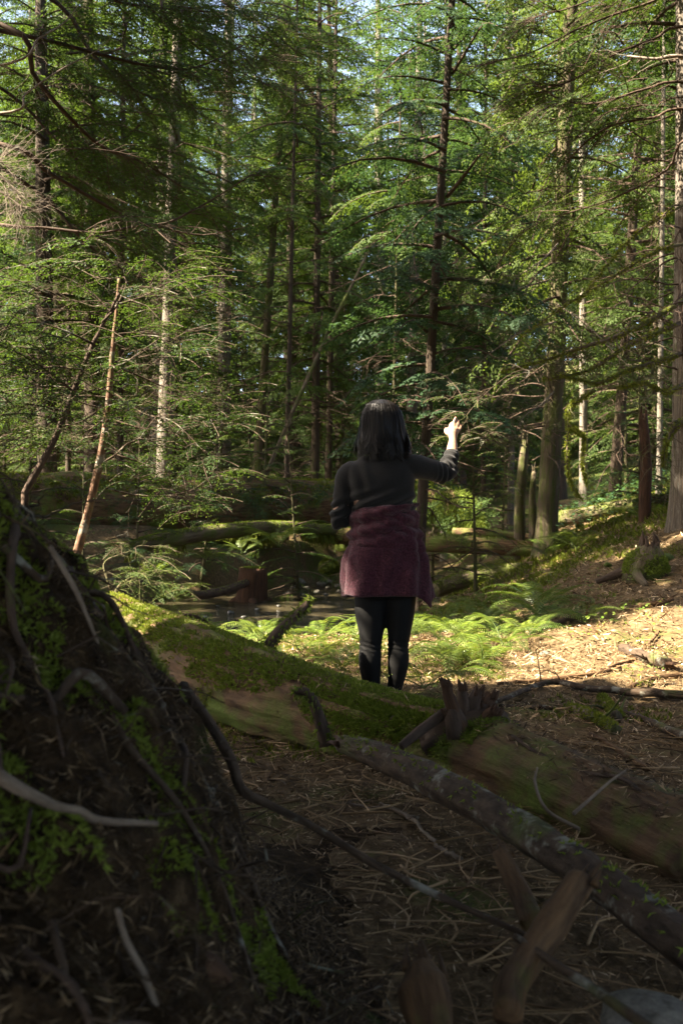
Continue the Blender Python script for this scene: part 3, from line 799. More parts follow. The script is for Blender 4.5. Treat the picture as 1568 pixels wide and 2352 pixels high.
# ------------------------------------------------------------------ near boughs at the top left, from a hemlock just out of view
rng = np.random.default_rng(21)
def bough_tree(name, label, base, Ht, r, limbs, kind, leafm, spl, dens, carved=True, barkm='bark_dark', far=1.0):
    o = empty(name, base); B = np.asarray(base, float)
    tm = MB(); zz = np.linspace(0, Ht, 14)
    tube(tm, np.stack([zz * 0, zz * 0, zz], 1), r * ((1 - zz / Ht) ** .8 + .05 + .5 * np.exp(-zz / .3)), 14, rough=.1, seed=3, groove=2.2)
    tm.build('trunk', M[barkm], o)
    leaves, var = [], []
    for ctrl, r0, foli in limbs:
        c = np.array([at(q[0], q[1], q[2] * far) for q in ctrl]); r0 = r0 * far
        if foli >= 0: c = np.vstack([[B[0], B[1], c[0, 2] + .25 + .12 * (c[0, 0] - B[0])], c])
        P = spline(c, 26); lm = MB()
        tube(lm, P - B, np.linspace(r0, r0 * .25, 26), 7, rough=.08, rs=20, seed=int(r0 * 1e4))
        T, N, S = frames(P)
        for q in range(4, 26):
            for e in range(rng.poisson(.7)):
                d = T[q] * .8 + np.array([rng.normal(0, .5), rng.normal(0, .5), rng.normal(-.1, .3)])
                bare_twigs(lm, P[q] - B, d, rng.uniform(.1, .42), .0028, rng, 1, .2, 3, .4, 3)
            if foli > 0 and q > 5:
                for e in range(rng.poisson(dens * foli * (1 if q > 10 else .6))):
                    az = math.atan2(T[q, 1], T[q, 0]) + rng.choice([-1, 1]) * rng.uniform(.25, 1.2)
                    put_spray(kind, rng.uniform(.35, 1.0) * spl, P[q] - B + rng.normal(0, .03, 3), az, rng.normal(-.25, .25), rng.normal(0, .35), rng, leaves, var, lm, twigs=True, r0=.004)
        lm.build('limb', M['limb_dark'] if foli > 0 else M['twig_lichen'], o)
    if leaves:
        Q = np.concatenate(leaves); v = np.concatenate(var)
        if carved:
            Q, v = carve(Q + B, v); Q = Q - B
        cm = MB(); cm.quads(Q, v); cm.build('crown', M[leafm], o, False)
    return tag(o, label, 'tree')

bough_tree('hemlock_tree', 'near hemlock out of frame whose dark drooping boughs fill the top left', (-4.6, 8.8, -.05), 11, .2, [
    ([(0, 70, 5.2), (120, 95, 5.2), (250, 130, 5.3), (350, 152, 5.4), (450, 155, 5.4), (565, 100, 5.6)], .014, 1.0),
    ([(90, -20, 5.6), (210, 120, 5.7), (290, 195, 5.8), (400, 240, 5.9), (515, 255, 6.1)], .015, 1.2),
    ([(15, 60, 5.0), (80, 175, 5.1), (165, 275, 5.2), (240, 340, 5.4), (330, 375, 5.6), (420, 430, 5.8)], .017, 1.2),
    ([(0, 330, 4.8), (110, 395, 4.9), (240, 470, 5.0), (350, 517, 5.1), (450, 480, 5.3), (580, 400, 5.5)], .014, .7),
    ([(0, 516, 4.8), (110, 524, 4.8), (230, 535, 4.8), (340, 517, 4.9), (460, 540, 5.1), (570, 520, 5.3)], .010, .5),
    ([(0, 260, 4.6), (60, 215, 4.6), (140, 160, 4.7), (240, 108, 4.8)], .008, 0),
    ([(0, 150, 4.5), (90, 88, 4.5), (150, 50, 4.6), (190, 0, 4.7)], .007, 0),
    ([(300, -60, 6.2), (380, 40, 6.2), (470, 120, 6.4), (600, 190, 6.6)], .014, 1.5),
    ([(420, -70, 6.6), (520, 10, 6.6), (610, 60, 6.8), (690, 130, 7.0)], .013, 1.5),
    ([(60, 420, 6.4), (200, 560, 6.6), (330, 640, 6.8), (470, 640, 7.0)], .013, 1.3),
    ([(0, 200, 6.0), (140, 330, 6.2), (260, 420, 6.4), (420, 330, 6.6)], .013, 1.5),
    ([(150, -60, 5.2), (260, 0, 5.2), (380, 20, 5.3), (500, 28, 5.4)], .012, .9),
], 'fine', 'hemlock', 1.25, 1.0, True, 'bark_dark', 1.65)

bough_tree('hemlock_tree', 'near hemlock out of frame whose sunny boughs cross the top right', (4.6, 8.4, .3), 10, .2, [
    ([(1600, 60, 8.0), (1500, 90, 8.0), (1400, 130, 8.0), (1300, 190, 8.1), (1200, 200, 8.2)], .016, 1.0),
    ([(1620, 140, 7.4), (1500, 135, 7.4), (1440, 128, 7.5)], .022, 0),
    ([(1600, 190, 7.8), (1480, 205, 7.8), (1380, 235, 7.8), (1290, 230, 7.9), (1200, 170, 8.0)], .014, .8),
    ([(1600, -20, 8.2), (1480, 10, 8.2), (1340, 60, 8.2), (1220, 120, 8.3), (1100, 150, 8.4)], .016, 1.0),
    ([(1600, 250, 7.9), (1500, 270, 8.0), (1400, 290, 8.0), (1320, 350, 8.1), (1270, 420, 8.2)], .015, .8),
    ([(1620, 310, 7.6), (1530, 390, 7.7), (1420, 450, 7.8), (1300, 490, 7.9), (1180, 520, 8.0)], .014, .7),
    ([(1600, -60, 7.6), (1450, -40, 7.6), (1330, 10, 7.6), (1230, 40, 7.7)], .014, 1.1),
], 'fine', 'cedar', .9, .85, True)

# mossy bare limbs reaching in from the right-edge fir
def limb_set(name, label, base, limbs, barkm, cat='branch', tw=3.0, twl=.5, leafm=None, mossy=0, spl=1.0):
    o = empty(name, base); B = np.asarray(base, float); mp, mn = [], []; leaves, var = [], []
    for ctrl, r0 in limbs:
        P = spline(np.array([at(*q) for q in ctrl]), 30); lm = MB()
        Rr = np.linspace(r0, r0 * .25, 30)
        tube(lm, P - B, Rr, 8, rough=.18, rs=24, seed=int(r0 * 1e5))
        T, N, S = frames(P)
        for q in range(3, 30):
            for e in range(rng.poisson(tw / 6)):
                d = T[q] * .8 + rng.normal(0, .55, 3) + np.array([0, 0, -.1])
                tp = bare_twigs(lm, P[q] - B, d, rng.uniform(.25, 1.0) * twl, max(.0022, Rr[q] * .28), rng, 2, .25, 4, .5, 4)
                if leafm and rng.random() < .55:
                    for (pt, dr) in tp[:2]:
                        put_spray('fine', rng.uniform(.2, .45) * spl, pt, math.atan2(dr[1], dr[0]), rng.normal(-.15, .2), rng.normal(0, .3), rng, leaves, var, lm, twigs=True, r0=.002)
            if mossy:
                a = rng.uniform(0, 6.28, mossy); u = N[q] * np.cos(a)[:, None] + S[q] * np.sin(a)[:, None]
                mp.append(P[q] - B + u * Rr[q] + T[q] * rng.uniform(-.03, .03, (mossy, 1))); mn.append(u)
        lm.build('limb', M[barkm], o)
    if mossy:
        tr, v = tufts(rng, np.vstack(mp), np.vstack(mn), .035, 3, .3, .5, np.array([0, 0, -.7]))
        m_ = MB(); m_.tris(tr, v); tag(m_.build('moss', M['deadmoss'] if mossy < 0 else M['moss'], o, False), kind='stuff')
    if leaves:
        cm = MB(); cm.quads(np.concatenate(leaves), np.concatenate(var)); cm.build('foliage', M[leafm], o, False)
    return tag(o, label, cat)
pF = at(1566, 850, 10.8)
limb_set('mossy_branches', 'fan of mossy bare limbs reaching left from the right edge fir', pF, [
    ([(1570, 690, 10.8), (1490, 735, 10.4), (1420, 770, 10.0), (1330, 800, 9.7), (1240, 830, 9.5), (1160, 850, 9.4)], .032),
    ([(1570, 740, 10.8), (1500, 765, 10.3), (1430, 800, 10.0), (1350, 850, 9.8), (1250, 870, 9.6)], .030),
    ([(1570, 810, 10.8), (1510, 830, 10.4), (1440, 850, 10.0), (1370, 880, 9.8), (1290, 860, 9.6)], .030),
    ([(1570, 880, 10.8), (1530, 900, 10.2), (1480, 880, 10.0), (1420, 890, 9.8)], .018),
    ([(1570, 560, 10.8), (1500, 580, 10.4), (1400, 640, 10.0), (1300, 700, 9.7), (1200, 770, 9.5)], .018),
    ([(1570, 470, 10.8), (1480, 520, 10.4), (1400, 600, 10.1), (1330, 690, 9.8)], .015),
    ([(1575, 960, 10.6), (1545, 985, 10.2), (1525, 1030, 10.0), (1522, 1065, 10.0)], .028),
], 'bark_moss', tw=4.5, twl=.8, mossy=16)
pC = at(1265, 800, 14)
limb_set('twiggy_branches', 'tangle of pale bare twigs in front of the mossy cedar', pC, [
    ([(1275, 640, 13.6), (1200, 660, 12.8), (1120, 690, 12.2), (1040, 720, 11.8)], .016),
    ([(1275, 740, 13.6), (1200, 760, 12.6), (1140, 800, 12.0), (1080, 850, 11.6)], .015),
    ([(1270, 820, 13.6), (1230, 840, 12.8), (1180, 870, 12.4), (1130, 930, 12.0)], .014),
    ([(1280, 560, 13.6), (1240, 600, 13.0), (1170, 640, 12.6), (1090, 640, 12.2)], .014),
    ([(1270, 900, 13.6), (1240, 930, 13.0), (1200, 960, 12.6), (1180, 1010, 12.4)], .012),
    ([(1280, 700, 13.4), (1340, 740, 12.6), (1400, 800, 12.2), (1450, 850, 12.0)], .014),
], 'bark_twig', tw=4.0, twl=.9, leafm='cedar')
limb_set('curling_branch', 'green mossy branch hanging in an S curl right of the cedar', at(1310, 1100, 10.5), [
    ([(1365, 895, 10.4), (1335, 915, 10.4), (1306, 938, 10.4), (1304, 978, 10.4), (1302, 1060, 10.4), (1312, 1115, 10.5), (1333, 1146, 10.6)], .024),
    ([(1306, 978, 10.4), (1325, 990, 10.4), (1340, 1008, 10.4), (1336, 1060, 10.4), (1345, 1110, 10.4)], .018),
], 'bark_moss', tw=.8, twl=.4, mossy=26)

# the twig the woman touches, and others near her
limb_set('hemlock_twig', 'thin drooping twig with a few leaves at the raised fingertips', at(1080, 950, 5.75), [
    ([(1290, 880, 6.2), (1200, 850, 6.0), (1130, 890, 5.8), (1086, 935, 5.7), (1062, 962, 5.62), (1010, 985, 5.6), (960, 975, 5.6)], .0028),
    ([(1130, 890, 5.8), (1080, 905, 5.8), (1040, 900, 5.8)], .002),
    ([(1066, 958, 5.62), (1090, 985, 5.7), (1120, 1010, 5.8)], .0018),
], 'bark_stick', tw=1.3, twl=.2, leafm='hemlock', spl=.5)

# bare leaning saplings at the left
def sapling(name, label, ctrl, r0, barkm, twigs, nrand, leafm):
    P = spline(np.array([at(*q) for q in ctrl]), 40); B = P[0].copy(); B[2] = float(H(B[0], B[1])) - .05
    P = np.vstack([B, P]); o = empty(name, B)
    st = MB(); Rr = np.linspace(r0, r0 * .35, len(P)); tube(st, P - B, Rr, 10, rough=.15, rs=18, seed=4)
    st.build('stem', M[barkm], o)
    leaves, var = [], []; lm = MB()
    for tw in twigs:
        Q = spline(np.array([at(*q) for q in tw]), 16)
        b_ = MB(); tube(b_, Q - B, np.linspace(.0075, .0022, 16), 6, rough=.12, rs=40)
        T, N, S = frames(Q)
        for q in range(2, 16):
            for e in range(rng.poisson(1.0)):
                d = T[q] * .8 + rng.normal(0, .5, 3)
                tp = bare_twigs(b_, Q[q] - B, d, rng.uniform(.08, .35), .0020, rng, 1, .1, 3, .5, 3)
                if rng.random() < .6 + .02 * q:
                    for pt, dr in tp[:3]:
                        put_spray('fine', rng.uniform(.16, .42), pt, math.atan2(dr[1], dr[0]), rng.normal(0, .2), rng.normal(0, .3), rng, leaves, var, b_, r0=.0015)
        b_.build('branch', M['bark_stick'], o)
    for q in range(nrand):
        i0 = rng.integers(10, len(P) - 1); a = rng.uniform(0, 6.28)
        d = np.array([math.cos(a), math.sin(a) * .6, rng.uniform(-.1, .35)])
        b_ = MB(); tp = bare_twigs(b_, P[i0] - B, d, rng.uniform(.4, 1.1), Rr[i0] * .24, rng, 1, .15, 7, .45, 4)
        for pt, dr in tp[::2]:
            if rng.random() < .85:
                put_spray('fine', rng.uniform(.18, .45), pt, math.atan2(dr[1], dr[0]), rng.normal(0, .2), rng.normal(0, .3), rng, leaves, var, b_, r0=.0015)
        b_.build('branch', M['bark_stick'], o)
    Q = np.concatenate(leaves); v = np.concatenate(var); gx, gy = sunproj(Q.mean(1) + B)
    k = ~(lit(gx, gy) & (np.random.default_rng(3).random(len(Q)) < .3))
    cm = MB(); cm.quads(Q[k], v[k]); cm.build('foliage', M[leafm], o, False)
    return tag(o, label, 'sapling')
sapling('bare_sapling', 'dark sapling leaning steeply right, rising from behind the mound', [(58, 1130, 5.6), (125, 1010, 5.6), (165, 910, 5.6), (205, 810, 5.6), (245, 730, 5.65), (285, 655, 5.7)], .022, 'limb_dark',
    [[(235, 740, 5.6), (270, 700, 5.7), (290, 640, 5.8), (230, 640, 5.8), (170, 610, 5.9)],
     [(170, 900, 5.6), (120, 860, 5.4), (60, 820, 5.3), (0, 790, 5.2)], [(150, 945, 5.6), (80, 930, 5.5), (0, 922, 5.4)],
     [(190, 850, 5.6), (130, 842, 5.6), (80, 850, 5.6), (0, 870, 5.6)], [(215, 790, 5.6), (150, 760, 5.5), (80, 740, 5.5), (0, 755, 5.4)]], 12, 'hemlock')
sapling('bare_sapling', 'reddish mossy sapling stem standing left of the log', [(176, 1275, 6.3), (212, 1140, 6.3), (238, 1010, 6.3), (250, 920, 6.3), (258, 820, 6.3), (268, 720, 6.3), (274, 640, 6.3)], .030, 'sapling',
    [[(262, 838, 6.3), (330, 868, 6.4), (400, 895, 6.5), (500, 905, 6.7)], [(258, 963, 6.3), (325, 983, 6.2), (410, 990, 6.1), (490, 965, 6.0)],
     [(252, 1040, 6.3), (325, 1063, 6.3), (400, 1096, 6.3)], [(265, 768, 6.3), (330, 765, 6.5), (420, 780, 6.7)], [(245, 960, 6.3), (200, 990, 6.2), (160, 998, 6.1)],
     [(260, 900, 6.3), (330, 950, 6.2), (400, 970, 6.0), (480, 1050, 5.9)], [(270, 700, 6.3), (330, 680, 6.5), (400, 640, 6.7)], [(240, 1120, 6.3), (330, 1140, 6.5), (430, 1130, 6.7), (490, 1090, 6.9)]], 12, 'cedar')
limb_set('fallen_twig', 'bleached mossy twig sprouting behind the lit log end', at(250, 1380, 8.2), [
    ([(255, 1380, 8.2), (275, 1345, 8.2), (305, 1325, 8.2), (330, 1322, 8.2)], .014), ([(262, 1372, 8.3), (246, 1330, 8.3), (242, 1290, 8.4), (300, 1265, 8.5)], .011),
    ([(246, 1330, 8.3), (290, 1315, 8.6), (350, 1290, 8.8), (400, 1280, 9.0)], .009)], 'bark_moss', tw=2.6, twl=.5, leafm='hemlock')
limb_set('dead_twig_ball', 'pale ball of dead twigs at the left edge', at(0, 430, 7.5), [
    ([(-60, 380, 7.5), (-10, 400, 7.5), (30, 430, 7.5), (60, 470, 7.5)], .008), ([(-60, 420, 7.5), (0, 440, 7.5), (40, 470, 7.5), (50, 500, 7.5)], .008),
    ([(-60, 400, 7.3), (-10, 370, 7.3), (30, 390, 7.3)], .008)], 'twig_lichen', tw=9, twl=.5)
# leaning pole and snags
def pole(name, label, ctrl, r0, r1, barkm, broken=True, cat='trunk', rough=.12, grounded=True):
    c_ = np.array([at(*q) for q in ctrl]); c_ = np.vstack([[c_[0, 0], c_[0, 1], min(c_[0, 2], float(gz(c_[0, 0], c_[0, 1]))) - .12], c_]) if grounded else c_
    P = spline(c_, 24); B = P[0].copy(); o = empty(name, B)
    mb = MB(); tube(mb, P - B, np.linspace(r0, r1, 24), 14, rough=rough, rs=4, seed=len(label), groove=2.2)
    mb.build('stem', M[barkm], o)
    if broken:
        sp = MB()
        for q in range(7):
            a = rng.uniform(0, 6.28); e = P[-1] - B + np.array([math.cos(a), math.sin(a), 0]) * r1 * .6
            tube(sp, spline([e - [0, 0, r1], e + [0, 0, r1 * .8], e + rng.normal(0, r1 * .3, 3) + [0, 0, r1 * rng.uniform(1.5, 4.5)]], 4), np.array([.45, .4, .25, .03]) * r1, 5)
        sp.build('splinters', M['wood_red' if barkm == 'bark_red' else barkm], o)
    return tag(o, label, cat)
pole('leaning_trunk', 'thin mossy trunk leaning steeply across the middle of the forest', [(585, 1150, 17.6), (645, 1010, 18), (690, 905, 18.2), (760, 750, 18.6), (800, 670, 18.8), (862, 545, 19.2)], .040, .024, 'bark_moss', False, grounded=False)
pole('rotten_snag', 'short reddish rotten snag near the right edge fir', [(1480, 1150, 13.0), (1483, 1080, 13.0), (1480, 1010, 13.0), (1476, 965, 13.0)], .085, .06, 'bark_red')
pole('mossy_snag', 'sunlit broken snag draped in yellow moss left of the cedar', [(1192, 1175, 14.4), (1196, 1100, 14.4), (1202, 1040, 14.5), (1206, 1025, 14.5)], .085, .05, 'bark_moss', rough=.3)
pole('mossy_snag', 'narrow mossy snag squeezed against the cedar trunk', [(1222, 1180, 14.3), (1222, 1120, 14.3), (1226, 1085, 14.4)], .06, .035, 'bark_moss', rough=.3)

# ------------------------------------------------------------------ fallen logs
rng = np.random.default_rng(31)
def log_mesh(P, R, n, rough, seed, rs=5.0, groove=2.5):
    mb = MB(); tube(mb, P, R, n, rough=rough, rs=rs, seed=seed, groove=groove); return mb
def moss_on(P, R, B, count, size, thr, seed, up=.35, mat='mossgreen', parent=None, lean=-.35, leaves=4, ns=3.2):
    """tufts on the upper side of a tube where the moss mask allows"""
    rg = np.random.default_rng(seed); m = len(P)
    T, N, S = frames(P)
    i0 = rg.integers(0, m - 1, count); f = rg.random((count, 1)); a = rg.uniform(0, 6.28, count)
    c = P[i0] * (1 - f) + P[i0 + 1] * f; r = (R[i0] * (1 - f[:, 0]) + R[i0 + 1] * f[:, 0])
    u = N[i0] * np.cos(a)[:, None] + S[i0] * np.sin(a)[:, None]
    p = c + u * r[:, None] * .99
    k = (fbm(p * ns, 3, seed) + up * (u[:, 2] - .3)) > thr
    tr, v = tufts(rg, p[k] - B, u[k], size, leaves, .35, .55, np.array([0, 0, lean]))
    mb = MB(); mb.tris(tr, v)
    return tag(mb.build('moss', M[mat], parent, False), kind='stuff')

# the big mossy log crossing the foreground
ctrl = [(255, 1418, 6.9, .17), (330, 1468, 6.2, .20), (480, 1548, 5.15, .225), (640, 1612, 4.6, .205), (780, 1652, 4.3, .175), (900, 1690, 4.05, .165),
        (1040, 1725, 3.8, .16), (1150, 1760, 3.6, .155), (1300, 1828, 3.3, .15), (1450, 1898, 3.05, .15), (1640, 1985, 2.75, .145)]
c4 = spline(np.array([list(at(a, b, d)) + [r] for a, b, d, r in ctrl]), 170)
P, R = c4[:, :3], c4[:, 3]; B = P[85].copy(); B[2] = 0
LOGP, LOGR = P, R
o = empty('mossy_log', B); tag(o, 'large moss-covered fallen log crossing the foreground before the woman\'s feet', 'log')
mb = log_mesh(P - B, R, 56, .16, 12, 8.0, 6.5); mb.build('trunk', M['wood_log'], o)
moss_on(P[15:118], R[15:118], B, 30000, .022, .53, 5, .40, 'mossgreen', o)
moss_on(P[0:45], R[0:45], B, 7000, .022, .44, 6, .45, 'moss', o, -.1)
moss_on(P[75:112], R[75:112], B, 12000, .024, .42, 8, .75, 'mossgreen', o, -.3, 4, 1.6)
def stub(parent, label, ctrl, radii, mat, moss=0, name='branch_stub'):
    Q = spline(np.array([at(*q) for q in ctrl]), 16); b_ = MB(); rr = np.interp(np.linspace(0, 1, 16), np.linspace(0, 1, len(radii)), radii)
    tube(b_, Q - B, rr, 10, rough=.25, rs=22, seed=len(label), groove=2)
    s_ = b_.build(name, M[mat], parent)
    if label: s_['label'] = label
    if moss:
        tr_p, nn = [], []
        T, N, S = frames(Q)
        for q in range(16):
            a = rng.uniform(0, 6.28, moss); u = N[q] * np.cos(a)[:, None] + S[q] * np.sin(a)[:, None]
            tr_p.append(Q[q] - B + u * rr[q]); nn.append(u)
        tr, v = tufts(rng, np.vstack(tr_p), np.vstack(nn), .03, 3, .3, .5, np.array([0, 0, -.8]))
        m_ = MB(); m_.tris(tr, v); tag(m_.build('moss', M['mossgreen'], s_, False), kind='stuff')
    return s_
stub(o, 'mossy upright branch stub on top of the log', [(612, 1490, 4.95), (635, 1455, 4.95), (672, 1420, 5.0), (700, 1392, 5.05), (712, 1370, 5.08)], [.030, .026, .022, .018, .006], 'limb_dark', 14)
stub(o, 'curved dark stub leaning out of the log front', [(748, 1712, 3.85), (735, 1660, 3.85), (715, 1605, 3.85), (695, 1588, 3.85), (676, 1592, 3.85)], [.030, .025, .021, .018, .010], 'limb_dark', 6)
stub(o, 'short black prong on the lit log end', [(356, 1462, 5.95), (346, 1444, 5.92), (336, 1424, 5.9)], [.018, .014, .006], 'limb_dark')
stub(o, 'thin arching stub curling over the lit log end', [(360, 1470, 5.9), (375, 1445, 5.9), (400, 1425, 5.95), (430, 1412, 6.0), (460, 1420, 6.05), (485, 1436, 6.1)], [.020, .016, .013, .011, .008, .004], 'limb_dark', 10)
# splintered knot in the middle of the log
kn = at(1082, 1655, 3.72) - B
hb = MB()
tube(hb, spline([kn + [-.17, .02, -.10], kn + [-.05, 0, -.035], kn + [.06, 0, -.03], kn + [.19, -.03, -.12]], 24), np.interp(np.linspace(0, 1, 24), [0, .3, .6, 1], [.07, .085, .085, .06]), 30, rough=.5, rs=26, seed=9, groove=6)
kno = hb.build('splintered_knot', M['limb_dark'], o); kno['label'] = 'dark splintered knot of torn wood on the log'
for q, (px, py, tx, ty, rr) in enumerate([(1060, 1648, 1022, 1552, .030), (1075, 1650, 1060, 1560, .026), (1092, 1650, 1098, 1572, .034), (1112, 1652, 1128, 1580, .036), (1080, 1655, 1080, 1590, .045), (1050, 1662, 1030, 1620, .04), (1125, 1662, 1140, 1615, .04), (1100, 1668, 1110, 1610, .05)]):
    dd = 3.66 + rng.uniform(-.06, .10); b0, b1 = at(px, py, dd) - B, at(tx, ty + 14, dd + rng.uniform(-.03, .05)) - B
    sb = MB(); tube(sb, spline([b0 - [0, 0, .05], b0 * .5 + b1 * .5 + rng.normal(0, .008, 3), b1], 12), np.linspace(rr, rr * .55, 12), 12, rough=.5, rs=40, seed=q, groove=5, flat=.7); st = sb.build('stub', M['limb_dark' if q % 3 else 'wood_red'], kno)
    ax = (b1 - b0) / np.linalg.norm(b1 - b0); sp = MB()
    for e in range(9):
        a_ = e * .7; w_ = np.array([math.cos(a_), math.sin(a_) * .6, 0]) * rr * .42; e0 = b1 - ax * .02 + w_
        tube(sp, spline([e0, e0 + ax * rng.uniform(.015, .05) + w_ * rng.uniform(0, .8)], 4), np.array([.30, .26, .18, .03]) * rr, 5, rough=.3, rs=60, seed=e)
    tag(sp.build('splinters', M['wood_red'], st if False else kno), kind='stuff')

def laid_log(name, label, pts, R0, mat, n=16, m=40, rough=.12, end='wood_red', cat='log', moss=0, mossmat='mossgreen', torn=True, seed=1, ground=False):
    """log or stick through points (px,py,depth)"""
    P = spline(np.array([at(*q) for q in pts]), m)
    if ground: P[:, 2] = gz(P[:, 0], P[:, 1]).mean() * .5 + gz(P[:, 0], P[:, 1]) * .5 + float(np.max(R0)) * .8
    else: P[:, 2] = np.maximum(P[:, 2], gz(P[:, 0], P[:, 1]) + float(np.max(R0)) * .5)
    B = P[m // 2].copy()
    R = np.interp(np.linspace(0, 1, m), np.linspace(0, 1, len(np.atleast_1d(R0))), np.atleast_1d(R0)) if not np.isscalar(R0) else np.full(m, R0)
    o = empty(name, B); mb = MB(); tube(mb, P - B, R, n, rough=rough, rs=1.1 / max(.03, R.mean()) * .5, seed=seed, groove=2.3); mb.build('trunk', M[mat], o)
    if torn:
        T = P[0] - P[1]; T /= np.linalg.norm(T)
        for q in range(6):
            e = P[0] - B + rng.normal(0, R[0] * .4, 3); s_ = MB()
            tube(s_, spline([e - T * R[0], e + T * R[0] * rng.uniform(.5, 1), e + T * R[0] * rng.uniform(1, 2.4) + rng.normal(0, R[0] * .2, 3)], 5), np.linspace(R[0] * .4, R[0] * .04, 5), 6, rough=.3, rs=30, seed=q)
            s_.build('splinter', M[end], o)
    if moss: moss_on(P, R, B, moss, min(.05, max(.016, R.mean() * .25)), .5, seed + 3, .5, mossmat, o)
    tag(o, label, cat); return o
laid_log('fallen_log', 'thin bark-covered trunk with a torn red end in the right foreground', [(785, 1708, 3.62), (860, 1732, 3.42), (1000, 1795, 3.05), (1150, 1880, 2.72), (1300, 1972, 2.42), (1440, 2070, 2.2), (1640, 2225, 1.95)], [.030, .042, .046, .046, .046, .047, .048], 'bark_stick', 24, 90, .24, 'wood_red', 'log', 500, seed=7)
nl = laid_log('nurse_log', 'huge dark nurse log carpeted with moss beyond the creek', [(-60, 1205, 14.6), (120, 1190, 15.4), (330, 1178, 16.4), (560, 1165, 17.6), (780, 1160, 18.9), (960, 1162, 19.6)], [.5, .52, .52, .50, .47, .42], 'wood_log', 28, 70, .16, 'wood_red', 'log', 16000, 'moss', False, seed=5)
ml = laid_log('mossy_log', 'slender trunk hung with moss lying over the creek left of the woman', [(285, 1262, 13.4), (380, 1240, 13.8), (500, 1222, 14.4), (620, 1212, 15.0), (740, 1216, 15.8), (830, 1226, 16.4)], [.09, .11, .11, .10, .09, .08], 'bark_moss', 14, 50, .2, 'wood_red', 'log', 7000, 'mossgreen', False, seed=6)
laid_log('bridge_log', 'dark straight log bridging the creek right of the woman', [(700, 1226, 16.5), (860, 1236, 15.5), (980, 1246, 14.6), (1120, 1254, 14.4), (1285, 1266, 14.2)], [.13, .135, .135, .13, .10], 'wood_log', 18, 50, .12, 'wood_red', 'log', 2500, 'mossgreen', False, seed=8)
laid_log('bridge_log', 'thin upper log lying above the dark bridging log', [(1040, 1222, 15.2), (1120, 1226, 15.0), (1230, 1236, 14.8)], [.07, .07, .05], 'wood_log', 12, 30, .15, 'wood_red', 'log', 700, 'mossgreen', False, seed=9)
laid_log('mossy_log', 'green log sloping toward the cedar behind the raised arm', [(1075, 1150, 17.5), (1130, 1160, 17.0), (1215, 1185, 16.2)], [.14, .13, .10], 'bark_moss', 14, 30, .15, 'wood_red', 'log', 1500, 'moss', False, seed=10, ground=True)
laid_log('mossy_log', 'dark mossy trunk lying across the slope left of the right fir', [(1290, 1128, 15.5), (1380, 1112, 15.0), (1480, 1098, 14.4), (1560, 1092, 14.0)], [.12, .11, .11, .10], 'bark_moss', 14, 30, .18, 'wood_red', 'log', 1500, 'mossgreen', False, seed=11, ground=True)
laid_log('mossy_log', 'dark log lying low at the foot of the thin pale trunk', [(1270, 1150, 16.5), (1360, 1152, 16.0), (1450, 1140, 15.5)], [.10, .10, .09], 'bark_moss', 14, 30, .18, 'wood_red', 'log', 900, 'mossgreen', False, seed=12, ground=True)
laid_log('root_branch', 'curved dead root running from the cut stump into the creek', [(566, 1338, 14.4), (530, 1352, 14.0), (490, 1362, 13.7), (455, 1366, 13.5), (418, 1352, 13.3)], [.05, .06, .065, .05, .03], 'limb_dark', 10, 30, .2, 'wood_red', 'root', 600, 'mossgreen', False, seed=13)
laid_log('mossy_log', 'half sunk mossy log at the creek edge right of the woman', [(1000, 1306, 13.4), (1060, 1300, 13.5), (1130, 1298, 13.6), (1200, 1300, 13.4)], [.10, .13, .12, .08], 'bark_moss', 14, 30, .2, 'wood_red', 'log', 1800, 'mossgreen', False, seed=14, ground=True)

# ferny growth trailing over the nurse log, moss beards under the slender trunk
B = np.array(nl.location); lv, vr = [], []
for q in range(95):
    px = rng.uniform(40, 900); d = np.interp(px, [-60, 960], [14.6, 19.6]); py = np.interp(px, [-60, 960], [1205, 1160]); p_ = at(px, py, d)
    a = rng.uniform(.2, 1.5); p_ = p_ + [0, -.5 * math.cos(a), .5 * math.sin(a)] - B
    put_spray('fine', rng.uniform(.35, .9), p_, rng.uniform(-2.6, -.5), rng.uniform(-.7, .35), rng.normal(0, .3), rng, lv, vr)
mb = MB(); mb.quads(np.concatenate(lv), np.concatenate(vr)); mb.build('foliage', M['hemcool'], nl, False)
B = np.array(ml.location); px = rng.uniform(300, 820, 2600); c_ = np.array([at(x_, np.interp(x_, [285, 380, 500, 620, 740, 830], [1262, 1240, 1222, 1212, 1216, 1226]), np.interp(x_, [285, 830], [13.4, 16.4])) for x_ in px])
c_ = c_ + np.column_stack([rng.normal(0, .03, 2600), rng.uniform(-.11, .06, 2600), rng.uniform(-.10, .02, 2600)]) - B
tr, v = tufts(rng, c_, np.tile([0, -.3, -1.0], (2600, 1)), .05 + .16 * (n2(px * .02, px * 0, 1.0, 2, 4) > .5), 3, .12, .25)
mb = MB(); mb.tris(tr, v); tag(mb.build('hanging_moss', M['moss'], ml, False), kind='stuff')
